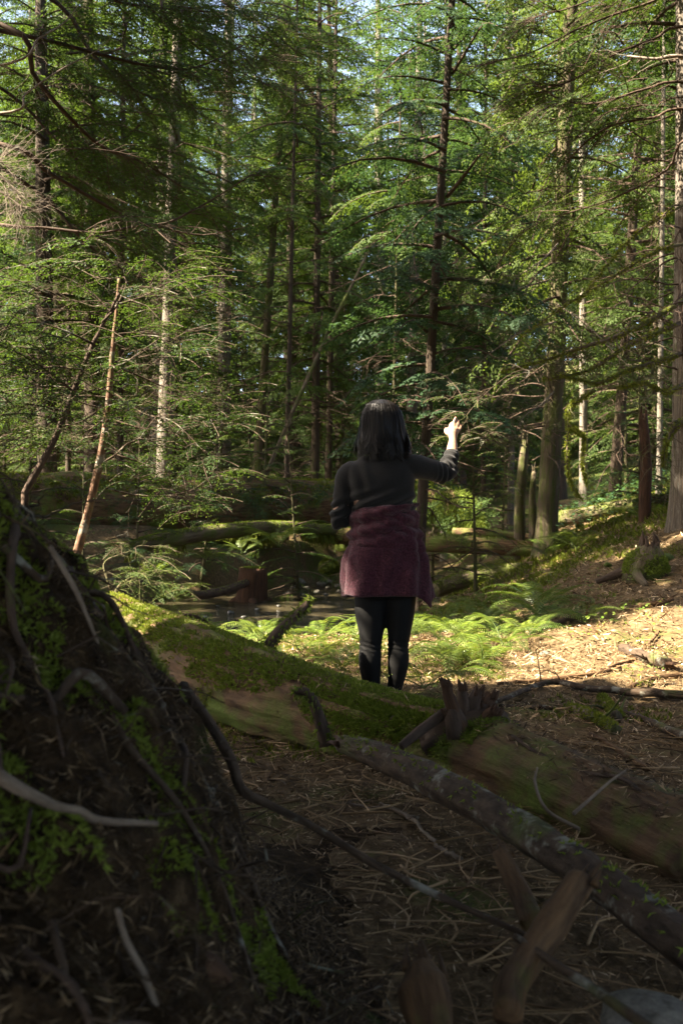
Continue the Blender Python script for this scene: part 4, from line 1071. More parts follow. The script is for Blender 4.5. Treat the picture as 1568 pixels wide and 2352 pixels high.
# cut stump in the creek
g0 = at(577, 1368, 14.6); o = empty('cut_stump', (g0[0], g0[1], -.40))
mb = MB(); zz = np.linspace(0, .58, 9); tube(mb, np.stack([zz * .05, zz * 0, zz], 1), np.interp(zz, [0, .15, .58], [.27, .23, .20]), 26, rough=.14, rs=5, seed=3, groove=4)
mb.build('trunk', M['bark_red'], o)
mb = MB(); P_ = rng.normal(0, .09, (300, 2)); P_ = P_[np.hypot(P_[:, 0], P_[:, 1]) < .2]
tr, v = tufts(rng, np.column_stack([P_[:, 0] + .03, P_[:, 1], np.full(len(P_), .58)]), np.tile([0, 0, 1.0], (len(P_), 1)), .03, 3, .4, .8); mb.tris(tr, v)
tag(mb.build('moss', M['mossgreen'], o, False), kind='stuff')
for q in range(4):
    a = q * 1.5 + .4; s_ = MB(); tube(s_, spline([(.1 * math.cos(a), .1 * math.sin(a), .15), (.3 * math.cos(a), .3 * math.sin(a), .06), (.5 * math.cos(a + .2), .5 * math.sin(a + .2), -.06)], 8), np.linspace(.08, .03, 8), 8, rough=.2, rs=10, seed=q)
    s_.build('root', M['bark_red'], o)
tag(o, 'reddish cut stump standing in the creek', 'stump')
# mossy root stump on the right slope
g0 = gp(1475, 1330); o = empty('root_stump', g0)
mb = MB(); tube(mb, np.array([[0, 0, -.05], [.02, 0, .12], [.04, 0, .20], [.06, 0, .27], [.07, 0, .32]]), [.22, .17, .14, .12, .07], 20, rough=.5, rs=8, seed=5); mb.build('trunk', M['bark_moss'], o)
for q in range(4):
    a = q * 1.6 + 2.6; L_ = rng.uniform(.3, .5); s_ = MB()
    tube(s_, spline([(.05 * math.cos(a), .05 * math.sin(a), .12), (.5 * L_ * math.cos(a), .5 * L_ * math.sin(a), .05), (L_ * math.cos(a + .3), L_ * math.sin(a + .3), -.03)], 9), np.linspace(.07, .025, 9), 8, rough=.25, rs=12, seed=q); s_.build('root', M['bark_moss' if q % 2 else 'limb_dark'], o)
for q in range(11):
    a = q * .6; e = np.array([.06 + .075 * math.cos(a), .075 * math.sin(a), .26]); s_ = MB(); hh = rng.uniform(.05, .20)
    tube(s_, spline([e - [0, 0, .05], e + [0, 0, hh * .6], e + [rng.normal(0, .02), 0, hh]], 6), np.linspace(.035, .006, 6), 7, rough=.4, rs=25, seed=q); s_.build('splinter', M['limb_dark'], o)
u = rng.normal(0, 1, (1500, 3)); u[:, 2] = np.abs(u[:, 2]) * .6; u /= np.linalg.norm(u, axis=1)[:, None]; tr, v = tufts(rng, u * [.2, .2, .24] + [.03, 0, .06], u, .03, 3, .35, .6); mb = MB(); mb.tris(tr, v); tag(mb.build('moss', M['mossgreen'], o, False), kind='stuff')
tag(o, 'dark mossy root stump on the bare slope at right', 'stump')
# drooping root mass behind the woman
g0 = at(1025, 1185, 16.0); o = empty('root_mass', (g0[0], g0[1], float(gz(g0[0], g0[1])) - .1)); B = np.array(o.location)
mb = MB(); P = spline(np.array([at(880, 1130, 17.0), at(970, 1130, 16.4), at(1040, 1150, 16.0), at(1100, 1205, 15.6)]), 24) - B
Rm = np.interp(np.linspace(0, 1, 24), [0, .4, .75, 1], [.22, .32, .28, .12]); tube(mb, P - [0, 0, .12], Rm, 26, rough=.5, rs=4, seed=6); mb.build('trunk', M['wood_log'], o)
T, N, S = frames(P); i0 = rng.integers(0, 24, 9000); a = rng.uniform(0, 6.28, 9000); u = N[i0] * np.cos(a)[:, None] + S[i0] * np.sin(a)[:, None]
jt = (P[np.minimum(i0 + 1, 23)] - P[i0]) * rng.random((9000, 1))
tr, v = tufts(rng, P[i0] + jt - [0, 0, .12] + u * Rm[i0][:, None] * rng.uniform(.95, 1.12, (9000, 1)), u, .10, 3, .14, .35, np.array([0, 0, -1.1])); mb = MB(); mb.tris(tr, v)
tag(mb.build('hanging_moss', M['mossgreen'], o, False), kind='stuff')
lv, vr = [], []
for q in range(60):
    i1 = rng.integers(0, 24); put_spray('fine', rng.uniform(.3, .7), P[i1] + [rng.normal(0, .2), -.2, rng.uniform(-.2, .2)], rng.uniform(-2.8, -.3), rng.uniform(-1.0, .1), rng.normal(0, .3), rng, lv, vr)
mb = MB(); mb.quads(np.concatenate(lv), np.concatenate(vr)); mb.build('foliage', M['hemlock'], o, False)
tag(o, 'dark drooping root mass hung with moss right behind the woman', 'roots')

# ------------------------------------------------------------------ sticks on the ground
STK = [  # label, [(px,py)], radius start, end, material, lift
    ('forked grey branch lying across the right foreground in sun', [(1134, 1628), (1200, 1600), (1262, 1578), (1333, 1592), (1415, 1602), (1500, 1608), (1600, 1614)], .014, .026, 'bark_stick', .02),
    ('long sunlit stick behind the forked branch', [(1142, 1574), (1250, 1566), (1358, 1553), (1422, 1540)], .012, .016, 'wood_tan', 0),
    ('chunky rotten log piece with a red broken end at right', [(1531, 1540), (1480, 1522), (1428, 1500)], .040, .034, 'bark_stick', .01),
    ('moss-wrapped stick lying below the forked branch', [(1304, 1632), (1360, 1655), (1415, 1690)], .022, .028, 'bark_moss', 0),
    ('short mossy chunk leaning under the forked branch', [(1382, 1612), (1398, 1635), (1415, 1656)], .026, .030, 'bark_moss', 0),
    ('brown stick slanting to the right edge below the branch', [(1428, 1640), (1490, 1665), (1600, 1715)], .014, .024, 'bark_stick', 0),
    ('split tan splinter of wood slanting down right', [(1357, 1694), (1420, 1735), (1486, 1780)], .010, .014, 'wood_tan', .01),
    ('whitish thin stick below the mossy sticks', [(1233, 1708), (1300, 1710), (1374, 1714)], .007, .008, 'bark_twig', 0),
    ('thin grey stick beside the splintered knot', [(1146, 1626), (1210, 1627), (1279, 1630)], .010, .012, 'bark_stick', 0),
    ('dark stick lying among the ferns on the far sunny ground', [(1218, 1462), (1262, 1446), (1310, 1430), (1340, 1428)], .016, .020, 'limb_dark', .02),
    ('small tan stick under the right hummock', [(1370, 1550), (1420, 1532), (1460, 1520)], .012, .010, 'wood_tan', .01),
    ('pale stick at the right edge of the sunny patch', [(1450, 1580), (1500, 1562), (1580, 1552)], .013, .016, 'wood_tan', 0),
    ('thin stick tilted up on the sunny hummock', [(1488, 1490), (1500, 1478), (1512, 1462)], .010, .008, 'wood_tan', .03),
    ('dark stick on the brown slope', [(1465, 1400), (1510, 1392), (1545, 1384)], .024, .020, 'wood_tan', .01),
    ('reddish stick under the fern clump left of the legs', [(720, 1560), (755, 1548), (790, 1538)], .012, .008, 'wood_tan', 0),
    ('pale stick behind the woman\'s left foot', [(700, 1545), (760, 1560), (800, 1570)], .008, .007, 'wood_tan', 0),
    ('weathered stick in front of the log base', [(585, 1712), (650, 1702), (720, 1700)], .007, .008, 'bark_twig', .005),
    ('grey twig crossing the near litter toward the knot', [(840, 1772), (930, 1760), (1010, 1752), (1120, 1720)], .006, .009, 'bark_twig', .03),
    ('thin curved twig on the near litter below the torn trunk', [(800, 1860), (900, 1870), (960, 1905), (1010, 1960), (1060, 1985)], .005, .007, 'bark_twig', .01),
    ('broken twig lying left of the torn trunk', [(790, 1850), (860, 1852), (930, 1880), (960, 1890)], .004, .005, 'bark_twig', .01),
    ('dark rotten plank sunk by the right foreground log', [(1500, 1935), (1560, 1985), (1640, 2050)], .03, .035, 'wood_red', .0),
    ('dark stick lying between the two right foreground logs', [(1340, 1925), (1430, 1935), (1600, 1940)], .010, .012, 'limb_dark', .03),
]
for q, (lb, pts, r0, r1, mt, lift) in enumerate(STK):
    c = np.array([gp(a, b) for a, b in pts]); c[:, 2] = np.array([float(gz(a[0], a[1])) for a in c]) + np.linspace(r0, r1, len(c)) * .7 + lift
    P = spline(c, 26); B = P[13].copy(); o = empty('fallen_stick', B)
    mb = MB(); tube(mb, P - B + rng.normal(0, .003, P.shape), np.linspace(r0, r1, 26), 10, rough=.22, rs=14, seed=q + 50, groove=2); mb.build('stem', M[mt], o)
    if r0 > .012:
        T = P[0] - P[2]; T /= np.linalg.norm(T); s_ = MB()
        for e in range(4): tube(s_, spline([P[0] - B - T * r0, P[0] - B + T * r0 * rng.uniform(1, 3) + rng.normal(0, r0 * .4, 3)], 4), np.linspace(r0 * .5, r0 * .05, 4), 5)
        s_.build('broken_end', M['wood_red'], o)
        for e in range(2):
            s_ = MB(); i1 = rng.integers(6, 22); bare_twigs(s_, P[i1] - B, np.array([rng.normal(0, 1), rng.normal(0, 1), .5]), rng.uniform(.06, .22), r0 * .35, rng, 1, .0, 2, .4, 4); s_.build('twig', M[mt], o)
    if mt == 'bark_moss': moss_on(P, np.linspace(r0, r1, 26), B, 900, .016, .42, q, .5, 'moss', o)
    tag(o, lb, 'stick', None)

# near, out-of-focus pieces
def near_stick(name, label, ctrl, radii, mat, cat='stick', rough=.2, n=14, torn=False):
    P = spline(np.array([at(*q) for q in ctrl]), 40); B = P[20].copy(); o = empty(name, B); mb = MB()
    R = np.interp(np.linspace(0, 1, 40), np.linspace(0, 1, len(radii)), radii)
    tube(mb, P - B, R, n, rough=rough, rs=18, seed=len(label), groove=2.2); mb.build('stem', M[mat], o)
    if torn:
        for q in range(16):
            T = P[-1] - P[-3]; T /= np.linalg.norm(T); e = P[-1] - B + rng.normal(0, R[-1] * .45, 3); s_ = MB()
            tube(s_, spline([e - T * R[-1], e + T * R[-1] * rng.uniform(.5, 2.0) + rng.normal(0, R[-1] * .25, 3)], 4), np.linspace(R[-1] * .32, R[-1] * .05, 4), 5, rough=.4, rs=60); s_.build('splinter', M['wood_tan'], o)
    return tag(o, label, cat)
near_stick('long_stick', 'long thin brown stick slanting from the mound across the near litter', [(418, 1575, 2.35), (480, 1660, 2.25), (530, 1745, 2.15), (556, 1815, 2.1), (620, 1850, 2.1), (720, 1900, 2.08), (860, 1985, 2.0), (1010, 2060, 1.95), (1110, 2105, 1.9), (1215, 2152, 1.85)], [.014, .013, .012, .011, .009, .008, .008, .007, .006, .005], 'bark_stick')
near_stick('pale_stick', 'pale blurred stick lying on the dark mound at the left edge', [(-20, 1772, 1.32), (50, 1815, 1.34), (130, 1852, 1.38), (180, 1862, 1.40), (230, 1885, 1.42), (362, 1892, 1.48)], [.009, .008, .007, .0065, .006, .004], 'bark_twig', rough=.35)
near_stick('broken_branch', 'thick tan broken branch pointing up right, blurred in the near foreground', [(1165, 2330, 1.62), (1175, 2262, 1.68), (1235, 2170, 1.76), (1290, 2090, 1.82), (1330, 2025, 1.88)], [.026, .028, .030, .030, .028], 'wood_tan', 'branch', .34, 20, True)
near_stick('broken_branch', 'shorter tan branch crossing behind the thick broken one', [(1220, 2120, 1.92), (1200, 2070, 1.98), (1172, 2010, 2.04), (1148, 1962, 2.1)], [.022, .022, .020, .016], 'wood_tan', 'branch', .34, 18, True)
near_stick('wood_chunk', 'pale split stub of wood standing at the bottom edge', [(1000, 2420, 1.60), (990, 2330, 1.64), (978, 2270, 1.68), (968, 2222, 1.72)], [.036, .038, .040, .026], 'wood_tan', 'wood', .45, 22, True)
near_stick('wood_chunk', 'lump of brown rotten wood in the dark near litter at lower left', [(370, 2225, 1.45), (420, 2212, 1.46), (470, 2225, 1.47), (525, 2250, 1.48)], [.012, .026, .028, .010], 'wood_red', 'wood', .35, 14)
near_stick('dark_stick', 'dark mossy stick leaning on the log left of the knot', [(920, 1715, 3.55), (960, 1682, 3.6), (1000, 1652, 3.65), (1022, 1636, 3.68)], [.014, .018, .019, .018], 'limb_dark')
near_stick('thin_stick', 'thin stick bent along the top of the right log', [(1175, 1690, 3.45), (1250, 1740, 3.3), (1340, 1775, 3.15), (1430, 1790, 3.02), (1500, 1850, 2.9), (1590, 1925, 2.75)], [.006, .006, .006, .007, .007, .008], 'limb_dark')
near_stick('thin_stick', 'forked pale twig standing before the right log', [(1330, 1905, 2.9), (1255, 1860, 2.95), (1228, 1800, 3.0), (1233, 1762, 3.02)], [.006, .005, .005, .003], 'bark_twig')
near_stick('thin_stick', 'pale dead twig lying across the face of the right log', [(1315, 1870, 2.88), (1360, 1830, 2.9), (1400, 1795, 2.95), (1435, 1770, 2.98)], [.006, .005, .004, .003], 'bark_twig')
near_stick('thin_stick', 'twig curving through the dark bottom right litter', [(1180, 2150, 1.75), (1260, 2205, 1.7), (1360, 2270, 1.62), (1500, 2370, 1.5)], [.006, .007, .008, .009], 'bark_stick')
near_stick('thin_stick', 'pale crooked root hanging on the mound face', [(115, 1255, 1.75), (160, 1330, 1.75), (190, 1390, 1.75), (226, 1480, 1.78)], [.005, .005, .004, .003], 'bark_twig')
near_stick('thin_stick', 'thin curling root at the bottom left', [(270, 2090, 1.28), (290, 2160, 1.3), (330, 2240, 1.3), (370, 2345, 1.3)], [.004, .004, .005, .005], 'bark_twig')

def rock(name, label, p, s_, mat, seed, group=None, cat='stone', sub=3):
    import bmesh
    bm = bmesh.new(); bmesh.ops.create_icosphere(bm, subdivisions=sub, radius=1.0); me = bpy.data.meshes.new(name); bm.to_mesh(me); bm.free()
    v = np.zeros(len(me.vertices) * 3); me.vertices.foreach_get('co', v); v = v.reshape(-1, 3)
    v = v * (1 + .55 * (fbm(v * 1.3 + seed * 3.1, 3, seed) - .5))[:, None] * np.asarray(s_)
    me.vertices.foreach_set('co', v.ravel()); me.update(); me.polygons.foreach_set('use_smooth', np.ones(len(me.polygons), bool))
    o = link(name, me, M[mat]); o.location = tuple(p); o.rotation_euler[2] = seed * 1.3
    return tag(o, label, cat, group)
rock('flat_stone', 'flat grey stone at the bottom right corner', at(1492, 2306, 1.72) + [0, 0, -.028], (.085, .09, .03), 'stone', 3)
rock('mossy_boulder', 'round green mossy boulder in the creek left of the skirt', at(755, 1303, 17.2), (.18, .17, .15), 'stone_moss', 4)
mb = MB(); u = rng.normal(0, 1, (2500, 3)); u /= np.linalg.norm(u, axis=1)[:, None]
ob = bpy.data.objects['mossy_boulder']; tr, v = tufts(rng, u * [.175, .165, .15], u, .03, 3, .4, .6); mb.tris(tr, v); tag(mb.build('moss', M['moss'], ob, False), kind='stuff')
for q, (px, py, w_) in enumerate([(688, 1338, 26), (716, 1328, 12), (738, 1342, 18), (752, 1350, 12), (704, 1352, 16), (672, 1350, 12), (728, 1360, 14), (756, 1336, 14), (690, 1322, 10), (775, 1346, 14), (740, 1320, 10), (700, 1366, 12), (662, 1362, 10), (748, 1366, 12), (780, 1358, 12), (655, 1325, 10), (716, 1312, 9)]):
    d = (CAMH + .27) / ((py - 1176) * K); p = at(px, py, d); r = w_ * K * d * .62
    rock('creek_stone', 'pale rounded stone in the shallow gravel bar of the creek', p, (r, r * .8, r * .62), 'stone', 10 + q, 'pale stones of the creek bar', sub=2)
for q, (px, py, w_) in enumerate([(470, 1420, 26), (430, 1412, 16), (530, 1408, 22), (590, 1400, 14), (640, 1392, 12), (500, 1392, 12), (560, 1418, 14), (985, 1322, 16), (1005, 1336, 14), (1030, 1318, 16), (960, 1335, 12)]):
    d = (CAMH + .30) / ((py - 1176) * K); p = at(px, py, d); r = w_ * K * d * .5
    rock('wet_stone', 'dark wet stone breaking the surface of the creek', p, (r, r * .8, r * .6), 'stone_wet', 40 + q, 'dark wet creek stones', sub=2)
for q, (px, py, w_, lb) in enumerate([(1250, 1505, 26, 'bleached stone half buried in the sunny litter'), (1395, 1300, 22, 'mossy grey stone on the brown slope left of the root stump'), (1425, 1318, 16, 'small mossy stone beside the root stump'), (1525, 1288, 46, 'green mossy boulder at the right edge of the slope'), (1330, 1210, 26, 'pale green mossy stone under the right trees')]):
    p = gp(px, py); r = w_ * K * p[1] * .5
    rock('slope_stone', lb, p + [0, 0, r * .2], (r, r * .8, r * .55), 'stone' if q == 0 else 'stone_moss', 60 + q)

# ------------------------------------------------------------------ ferns
def frond_mesh(seed, L=.55, wid=.085, np_=24, arch=.5):
    rg = np.random.default_rng(seed); mb = MB()
    t = np.linspace(0, 1, 14)
    ax = np.stack([t * L * (1 - .25 * arch * t), .03 * np.sin(t * 3 + seed), L * arch * (t * .95 - 1.15 * t ** 2)], 1)
    tube(mb, ax, np.linspace(.0035, .001, 14), 4, cap=False, var=.2)
    qs, vs = [], []
    for s_ in np.linspace(.14, .985, np_):
        p = np.array([np.interp(s_, t, ax[:, k]) for k in range(3)]); e = min(1, s_ + .02)
        tan = np.array([np.interp(e, t, ax[:, k]) for k in range(3)]) - p; tan /= np.linalg.norm(tan) + 1e-9
        sd = np.cross([0, 0, 1.0], tan); sd /= np.linalg.norm(sd); nn = np.cross(tan, sd)
        w_ = wid * (min(1, (s_ - .05) / .18)) * (1 - s_ ** 2.4) ** .8 + .006
        for k in (-1, 1):
            d = sd * k * .96 + tan * .28 - nn * rg.uniform(.02, .22); d /= np.linalg.norm(d)
            b = tan * .0068 * (1 - .3 * s_) * L / .55; up = nn * .004
            qs.append([p - b, p + d * w_ * .55 - b * .85 + up, p + d * w_ + tan * .006, p + d * w_ * .5 + b * .75 + up]); vs.append(rg.random() * .8)
    mb.quads(np.array(qs), np.array(vs))
    return mb.mesh('frond', False)
FR = [frond_mesh(q, arch=a_) for q, a_ in enumerate([.35, .55, .75, .5, .9])]
def fern(label, p, n, s_, rg, group=None, mat='fern', up=.55, az0=None, spread=6.28):
    o = empty('sword_fern', p)
    for q in range(n):
        f = link('frond', FR[rg.integers(5)], M[mat], o)
        if f.data.materials[0] != M[mat]: f.material_slots[0].link = 'OBJECT'; f.material_slots[0].material = M[mat]
        az = (az0 if az0 is not None else 0) + (q + rg.uniform(-.3, .3)) / n * spread
        f.rotation_euler = (rg.normal(0, .25), -rg.uniform(.1, up), az); k = s_ * rg.uniform(.7, 1.15); f.scale = (k, k, k)
    return tag(o, label, 'fern', group)
rg = np.random.default_rng(5)
FERNS = [(640, 1440, 11, .95, 'bright fern clump arching behind the upright log stub'), (690, 1500, 7, .7, 'fern just right of the upright stub, partly shaded'), (745, 1470, 8, .8, 'pale yellow fern between the stub and the woman'),
         (1050, 1470, 9, .95, 'large sunlit fern arching right of the woman\'s thigh'), (1160, 1490, 9, 1.0, 'yellowing fern spread over the sunny litter'), (1030, 1530, 7, .75, 'sunlit fern beside the woman\'s right calf'),
         (1235, 1400, 13, 1.35, 'dark glossy fern with long hanging fronds on the slope'), (975, 1590, 6, .7, 'small green fern behind the splintered knot'), (780, 1545, 6, .65, 'narrow fern at the woman\'s left calf'),
         (1345, 1430, 7, .7, 'small upright fern before the brown slope'), (560, 1420, 8, .8, 'fern at the creek edge behind the log'), (395, 1385, 9, 1.3, 'dark fern drooping over the creek at left'), (770, 1275, 9, 1.5, 'bluish fern on the far creek bank beside the skirt'),
         (1100, 1400, 8, .9, 'feathery fern in half shade behind the large sunlit one'), (1010, 1410, 7, .8, 'pale fern at the skirt corner'), (820, 1420, 7, .8, 'fern half hidden behind the skirt'), (700, 1440, 7, .8, 'lit fern at the creek edge left of the woman'),
         (1060, 1290, 8, 1.2, 'shaded fern under the bridging log'), (1180, 1290, 9, 1.2, 'shaded fern between bridging log and path'), (470, 1450, 6, .6, 'small fern growing behind the mossy log'), (1320, 1265, 8, 1.2, 'bluish fern right of the cedar foot'),
         (1000, 1465, 8, .85, 'sunlit fern touching the jacket\'s hanging corner'), (1085, 1535, 7, .7, 'low sunlit fern left of the yellowing one'), (1120, 1445, 8, .9, 'fern behind the large sunlit fern'), (730, 1520, 7, .7, 'low bright fern between stub and left calf'), (600, 1465, 7, .7, 'fern rising at the foot of the upright stub')]
for px, py, n, s_, lb in FERNS:
    p = gp(px, py); fern(lb, p + [0, 0, .02], n, s_, rg)
for q in range(48):
    y = rg.uniform(5.8, 9.8); x = rg.uniform(-1.5, 1.9)
    if creek_d(np.array([x]), np.array([y]))[0] < 2.6 or (.0 < x < .5 and y < 6.1) or (x > .9 and y < 7.2): continue
    fern('small fern in the sunny fern bed between log and creek', (x, y, float(gz(x, y)) + .01), int(rg.integers(5, 9)), rg.uniform(.55, 1.05), rg, 'small ferns of the sunny bed')
for q in range(26):
    y = rg.uniform(13, 24); x = rg.uniform(-.3, .36) * y
    if creek_d(np.array([x]), np.array([y]))[0] < 3.0: continue
    fern('fern on the shaded ground beyond the creek', (x, y, float(gz(x, y)) + .01), 7, rg.uniform(1.0, 1.7), rg, 'ferns beyond the creek')
for q, (px, py, n, s_) in enumerate([(480, 1290, 7, 1.2), (560, 1270, 7, 1.2), (640, 1255, 8, 1.3), (350, 1320, 8, 1.2)]):
    p = at(px, py, 14.2); fern('drooping fern on the dark far bank under the mossy trunk', p, n, s_, rg, 'ferns of the dark far bank')

# ------------------------------------------------------------------ ground cover: moss, herbs, litter
def scatter(n, x0, x1, y0, y1, rg, mask=None):
    x = rg.uniform(x0, x1, n); y = rg.uniform(y0, y1, n)
    k = np.abs(x) < y * .42 + .6
    x, y = x[k], y[k]
    if mask is not None:
        k = mask(x, y); x, y = x[k], y[k]
    return np.column_stack([x, y, gz(x, y) + .004])
rg = np.random.default_rng(91)
def moss_mask(x, y):
    m_ = n2(x, y, 1.6, 3, 15) + .16 * np.exp(-((x + .1) ** 2) / 1.2 - ((y - 7.3) ** 2) / 4.5) + .05 * (creek_d(x, y) < 2.6) - .07 * (y < 5.2) - .16 * ((x > 1.0) & (y < 8.2) & (y > 5.4))
    return (m_ > .545) & (creek_d(x, y) > 2.7)
P = scatter(75000, -3, 4.6, 3.2, 12.5, rg, moss_mask)
tr, v = tufts(rg, P, np.tile([0, 0, 1.0], (len(P), 1)), .026, 3, .34, .75)
mb = MB(); mb.tris(tr, v); tag(mb.build('ground_moss', M['moss'], None, False), 'bright cushions of moss over the ground between log and creek', 'moss', kind='stuff')
P = scatter(46000, -8, 9, 10.5, 26, rg, lambda x, y: (n2(x, y, .9, 3, 16) > .47 - .10 * (x < .5) * (y < 19)) & (creek_d(x, y) > 2.9))
tr, v = tufts(rg, P, np.tile([0, 0, 1.0], (len(P), 1)), .075, 3, .34, .75)
mb = MB(); mb.tris(tr, v); tag(mb.build('ground_moss', M['moss'], None, False), 'moss carpet on the forest floor beyond the creek', 'moss', kind='stuff')
# low leafy herbs
def herb_quads(P, rg, s_, n=5, stem=.09):
    m_ = len(P); P = np.repeat(P, n, 0); k = m_ * n; a = rg.uniform(0, 6.28, k)
    d = np.stack([np.cos(a), np.sin(a), rg.uniform(-.1, .5, k)], 1); b = P + np.column_stack([np.cos(a) * .02, np.sin(a) * .02, rg.uniform(.25, 1, k) * stem])
    sd = np.cross(d, [0, 0, 1.0]); sd /= np.linalg.norm(sd, axis=1)[:, None]; l = (s_ * rg.uniform(.5, 1.2, k))[:, None]
    return np.stack([b, b + d * l * .5 + sd * l * .34, b + d * l, b + d * l * .5 - sd * l * .34], 1), rg.random(k)
P = scatter(900, -1.8, 4.2, 5.8, 10.5, rg, lambda x, y: (n2(x, y, 1.4, 2, 25) > .50) & (creek_d(x, y) > 2.6))
q4, v = herb_quads(P, rg, .035); mb = MB(); mb.quads(q4, v); tag(mb.build('leafy_herbs', M['herb'], None, False), 'small bright leafy herbs among the sunny ferns', 'herbs', kind='stuff')
P = scatter(2600, 2.0, 8, 10.5, 19, rg, lambda x, y: (n2(x, y, .7, 2, 26) > .50) & (x > y * .20) & ~((y < 13.5) & (x < 4.3)))
q4, v = herb_quads(P, rg, .075, 7, .34); mb = MB(); mb.quads(q4, v); tag(mb.build('salal_cover', M['salal'], None, False), 'bluish leafy ground cover at the top of the right slope', 'shrubs', kind='stuff')
# needle litter, denser and finer close by
Ps, Vs = [], []
for n, y0, y1, ln, wd in [(60000, 1.3, 3.6, .026, .0030), (52000, 3.4, 7.0, .036, .0046), (26000, 6.5, 13, .060, .010)]:
    P = scatter(n, -3, 5.2, y0, y1, rg, lambda x, y: (creek_d(x, y) > 2.4))
    q4, v = needles(rg, P, ln, wd); Ps.append(q4); Vs.append(v)
mb = MB(); mb.quads(np.concatenate(Ps), np.concatenate(Vs)); tag(mb.build('needle_litter', M['litter'], None, False), 'brown needle and twig litter strewn over the forest floor', 'litter', kind='stuff')
T, N, S = frames(LOGP); i0 = rg.integers(20, 168, 2600); up = np.array([0, 0, 1.0]) - T[i0] * T[i0][:, 2:3]; up /= np.linalg.norm(up, axis=1)[:, None]
sd = np.cross(T[i0], up); a = rg.normal(0, .55, 2600)[:, None]; P = LOGP[i0] + (up * np.cos(a) + sd * np.sin(a)) * (LOGR[i0][:, None] * 1.0) + T[i0] * rg.uniform(-.02, .02, (2600, 1))
q4, v = needles(rg, P, .030, .0045, .3); mb = MB(); mb.quads(q4 - np.array(bpy.data.objects['mossy_log'].location), v); tag(mb.build('fallen_needles', M['litter_dark'], bpy.data.objects['mossy_log'], False), kind='stuff')
mb = MB()
for q in range(1700):
    y = rg.uniform(1.5, 9.5) if q % 3 == 0 else rg.uniform(1.5, 4.4); x = rg.uniform(-.37, .37) * y
    if creek_d(np.array([x]), np.array([y]))[0] < 1.4: continue
    L_ = rg.uniform(.04, .26); a = rg.uniform(0, 6.28); c = np.array([x, y, 0]); d = np.array([math.cos(a), math.sin(a), 0])
    pts = np.array([c - d * L_ / 2, c + rg.normal(0, .15, 3) * L_, c + d * L_ / 2]); pts = spline(pts, 6); pts[:, 2] = gz(pts[:, 0], pts[:, 1]) + rg.uniform(.006, .022) + rg.uniform(0, .03) * np.linspace(0, 1, 6)
    r = rg.uniform(.001, .0042) * (1 if q % 5 else 1.5); tube(mb, pts, np.linspace(r, r * .4, 6), 4, cap=False, var=rg.random() * .75)
tag(mb.build('twig_litter', M['litter']), 'thin dead twigs scattered over the forest floor', 'litter', kind='stuff')
mb = MB(); P = scatter(600, -.5, 4.2, 4.6, 9, rg, lambda x, y: x > .5); q4, v = needles(rg, P, .045, .014, .3); mb.quads(q4, np.clip(v * .5 + .5, 0, 1))
tag(mb.build('bark_flakes', M['litter'], None, False), 'pale flakes of bark and wood in the sunny litter', 'litter', kind='stuff')
# mound: roots, moss and litter
x = rg.uniform(-1.5, .1, 90000); y = rg.uniform(.8, 2.5, 90000); z = mound_h(x, y); e = .02
nx_ = -(mound_h(x + e, y) - z) / e; ny_ = -(mound_h(x, y + e) - z) / e; nn = np.column_stack([nx_, ny_, np.ones_like(x)]); nn /= np.linalg.norm(nn, axis=1)[:, None]
P = np.column_stack([x, y, z]); k = (n2(x, y, 4.5, 3, 18) + .20 * np.exp(-((y - 1.95) / .25) ** 2) * (z > .45) > .615) & (z > .1)
tr, v = tufts(rg, P[k], nn[k], .013, 3, .42, .8, np.array([0, 0, -.3])); mb = MB(); mb.tris(tr, v)
tag(mb.build('mound_moss', M['mossgreen'], None, False), 'clumps of green moss on the dark near mound', 'moss', kind='stuff')
k = ~k & (z > .02) & (rg.random(len(x)) < .42); q4, v = needles(rg, P[k] + nn[k] * .006, .024, .0024, .5); mb = MB(); mb.quads(q4, v)
tag(mb.build('mound_litter', M['litter_dark'], None, False), 'dark needles and root fibres on the near mound', 'litter', kind='stuff')
mb = MB()
for q in range(260):
    x0 = rg.uniform(-1.1, .1); y0 = rg.uniform(1.0, 2.1); z0 = float(mound_h(x0, y0)) + .01
    if z0 < .04: continue
    bare_twigs(mb, (x0, y0, z0), (rg.normal(.2, .7), rg.normal(-.4, .5), rg.normal(-.2, .5)), rg.uniform(.08, .3), rg.uniform(.0015, .004), rg, 1, .5, 2, .8, 4)
tag(mb.build('mound_roots', M['bark_stick']), 'tangled rootlets sticking out of the near mound', 'roots', kind='stuff')

# ------------------------------------------------------------------ the woman, seen from behind
WY = 5.2; WS = K * WY
def W(px, py, dy=0.0): return np.array([(px - 784) * WS, WY + dy, CAMH + (1176 - py) * WS])
wo = empty('person', W(885, 1616)); WB = np.array(wo.location)

def loft(mb, rings, n=32):
    """rings: (centre, half x, half y) stacked upwards or downwards, horizontal superellipses"""
    th = np.linspace(0, 2 * np.pi, n, endpoint=False); V = []
    for c, a, b in rings:
        ex = .85
        cx = np.sign(np.cos(th)) * np.abs(np.cos(th)) ** ex * a; cyy = np.sign(np.sin(th)) * np.abs(np.sin(th)) ** ex * b
        V.append(np.stack([c[0] + cx, c[1] + cyy, np.full(n, c[2])], 1))
    m = len(V); V = np.vstack(V + [[r[0] for r in (rings[0], rings[-1])]])
    i = np.arange(m - 1)[:, None] * n; j = np.arange(n)[None, :]; k = (j + 1) % n
    Q = np.stack([i + j, i + k, i + n + k, i + n + j], 2).reshape(-1, 4); tr = []
    for x in range(n): tr += [(m * n, (x + 1) % n, x), (m * n + 1, (m - 1) * n + x, (m - 1) * n + (x + 1) % n)]
    mb.add(V, quads=Q, tris=tr)
def ringsp(rows, m):
    r = spline(np.array([list(c) + [a, b] for c, a, b in rows]), m)
    return [(q[:3], q[3], q[4]) for q in r]
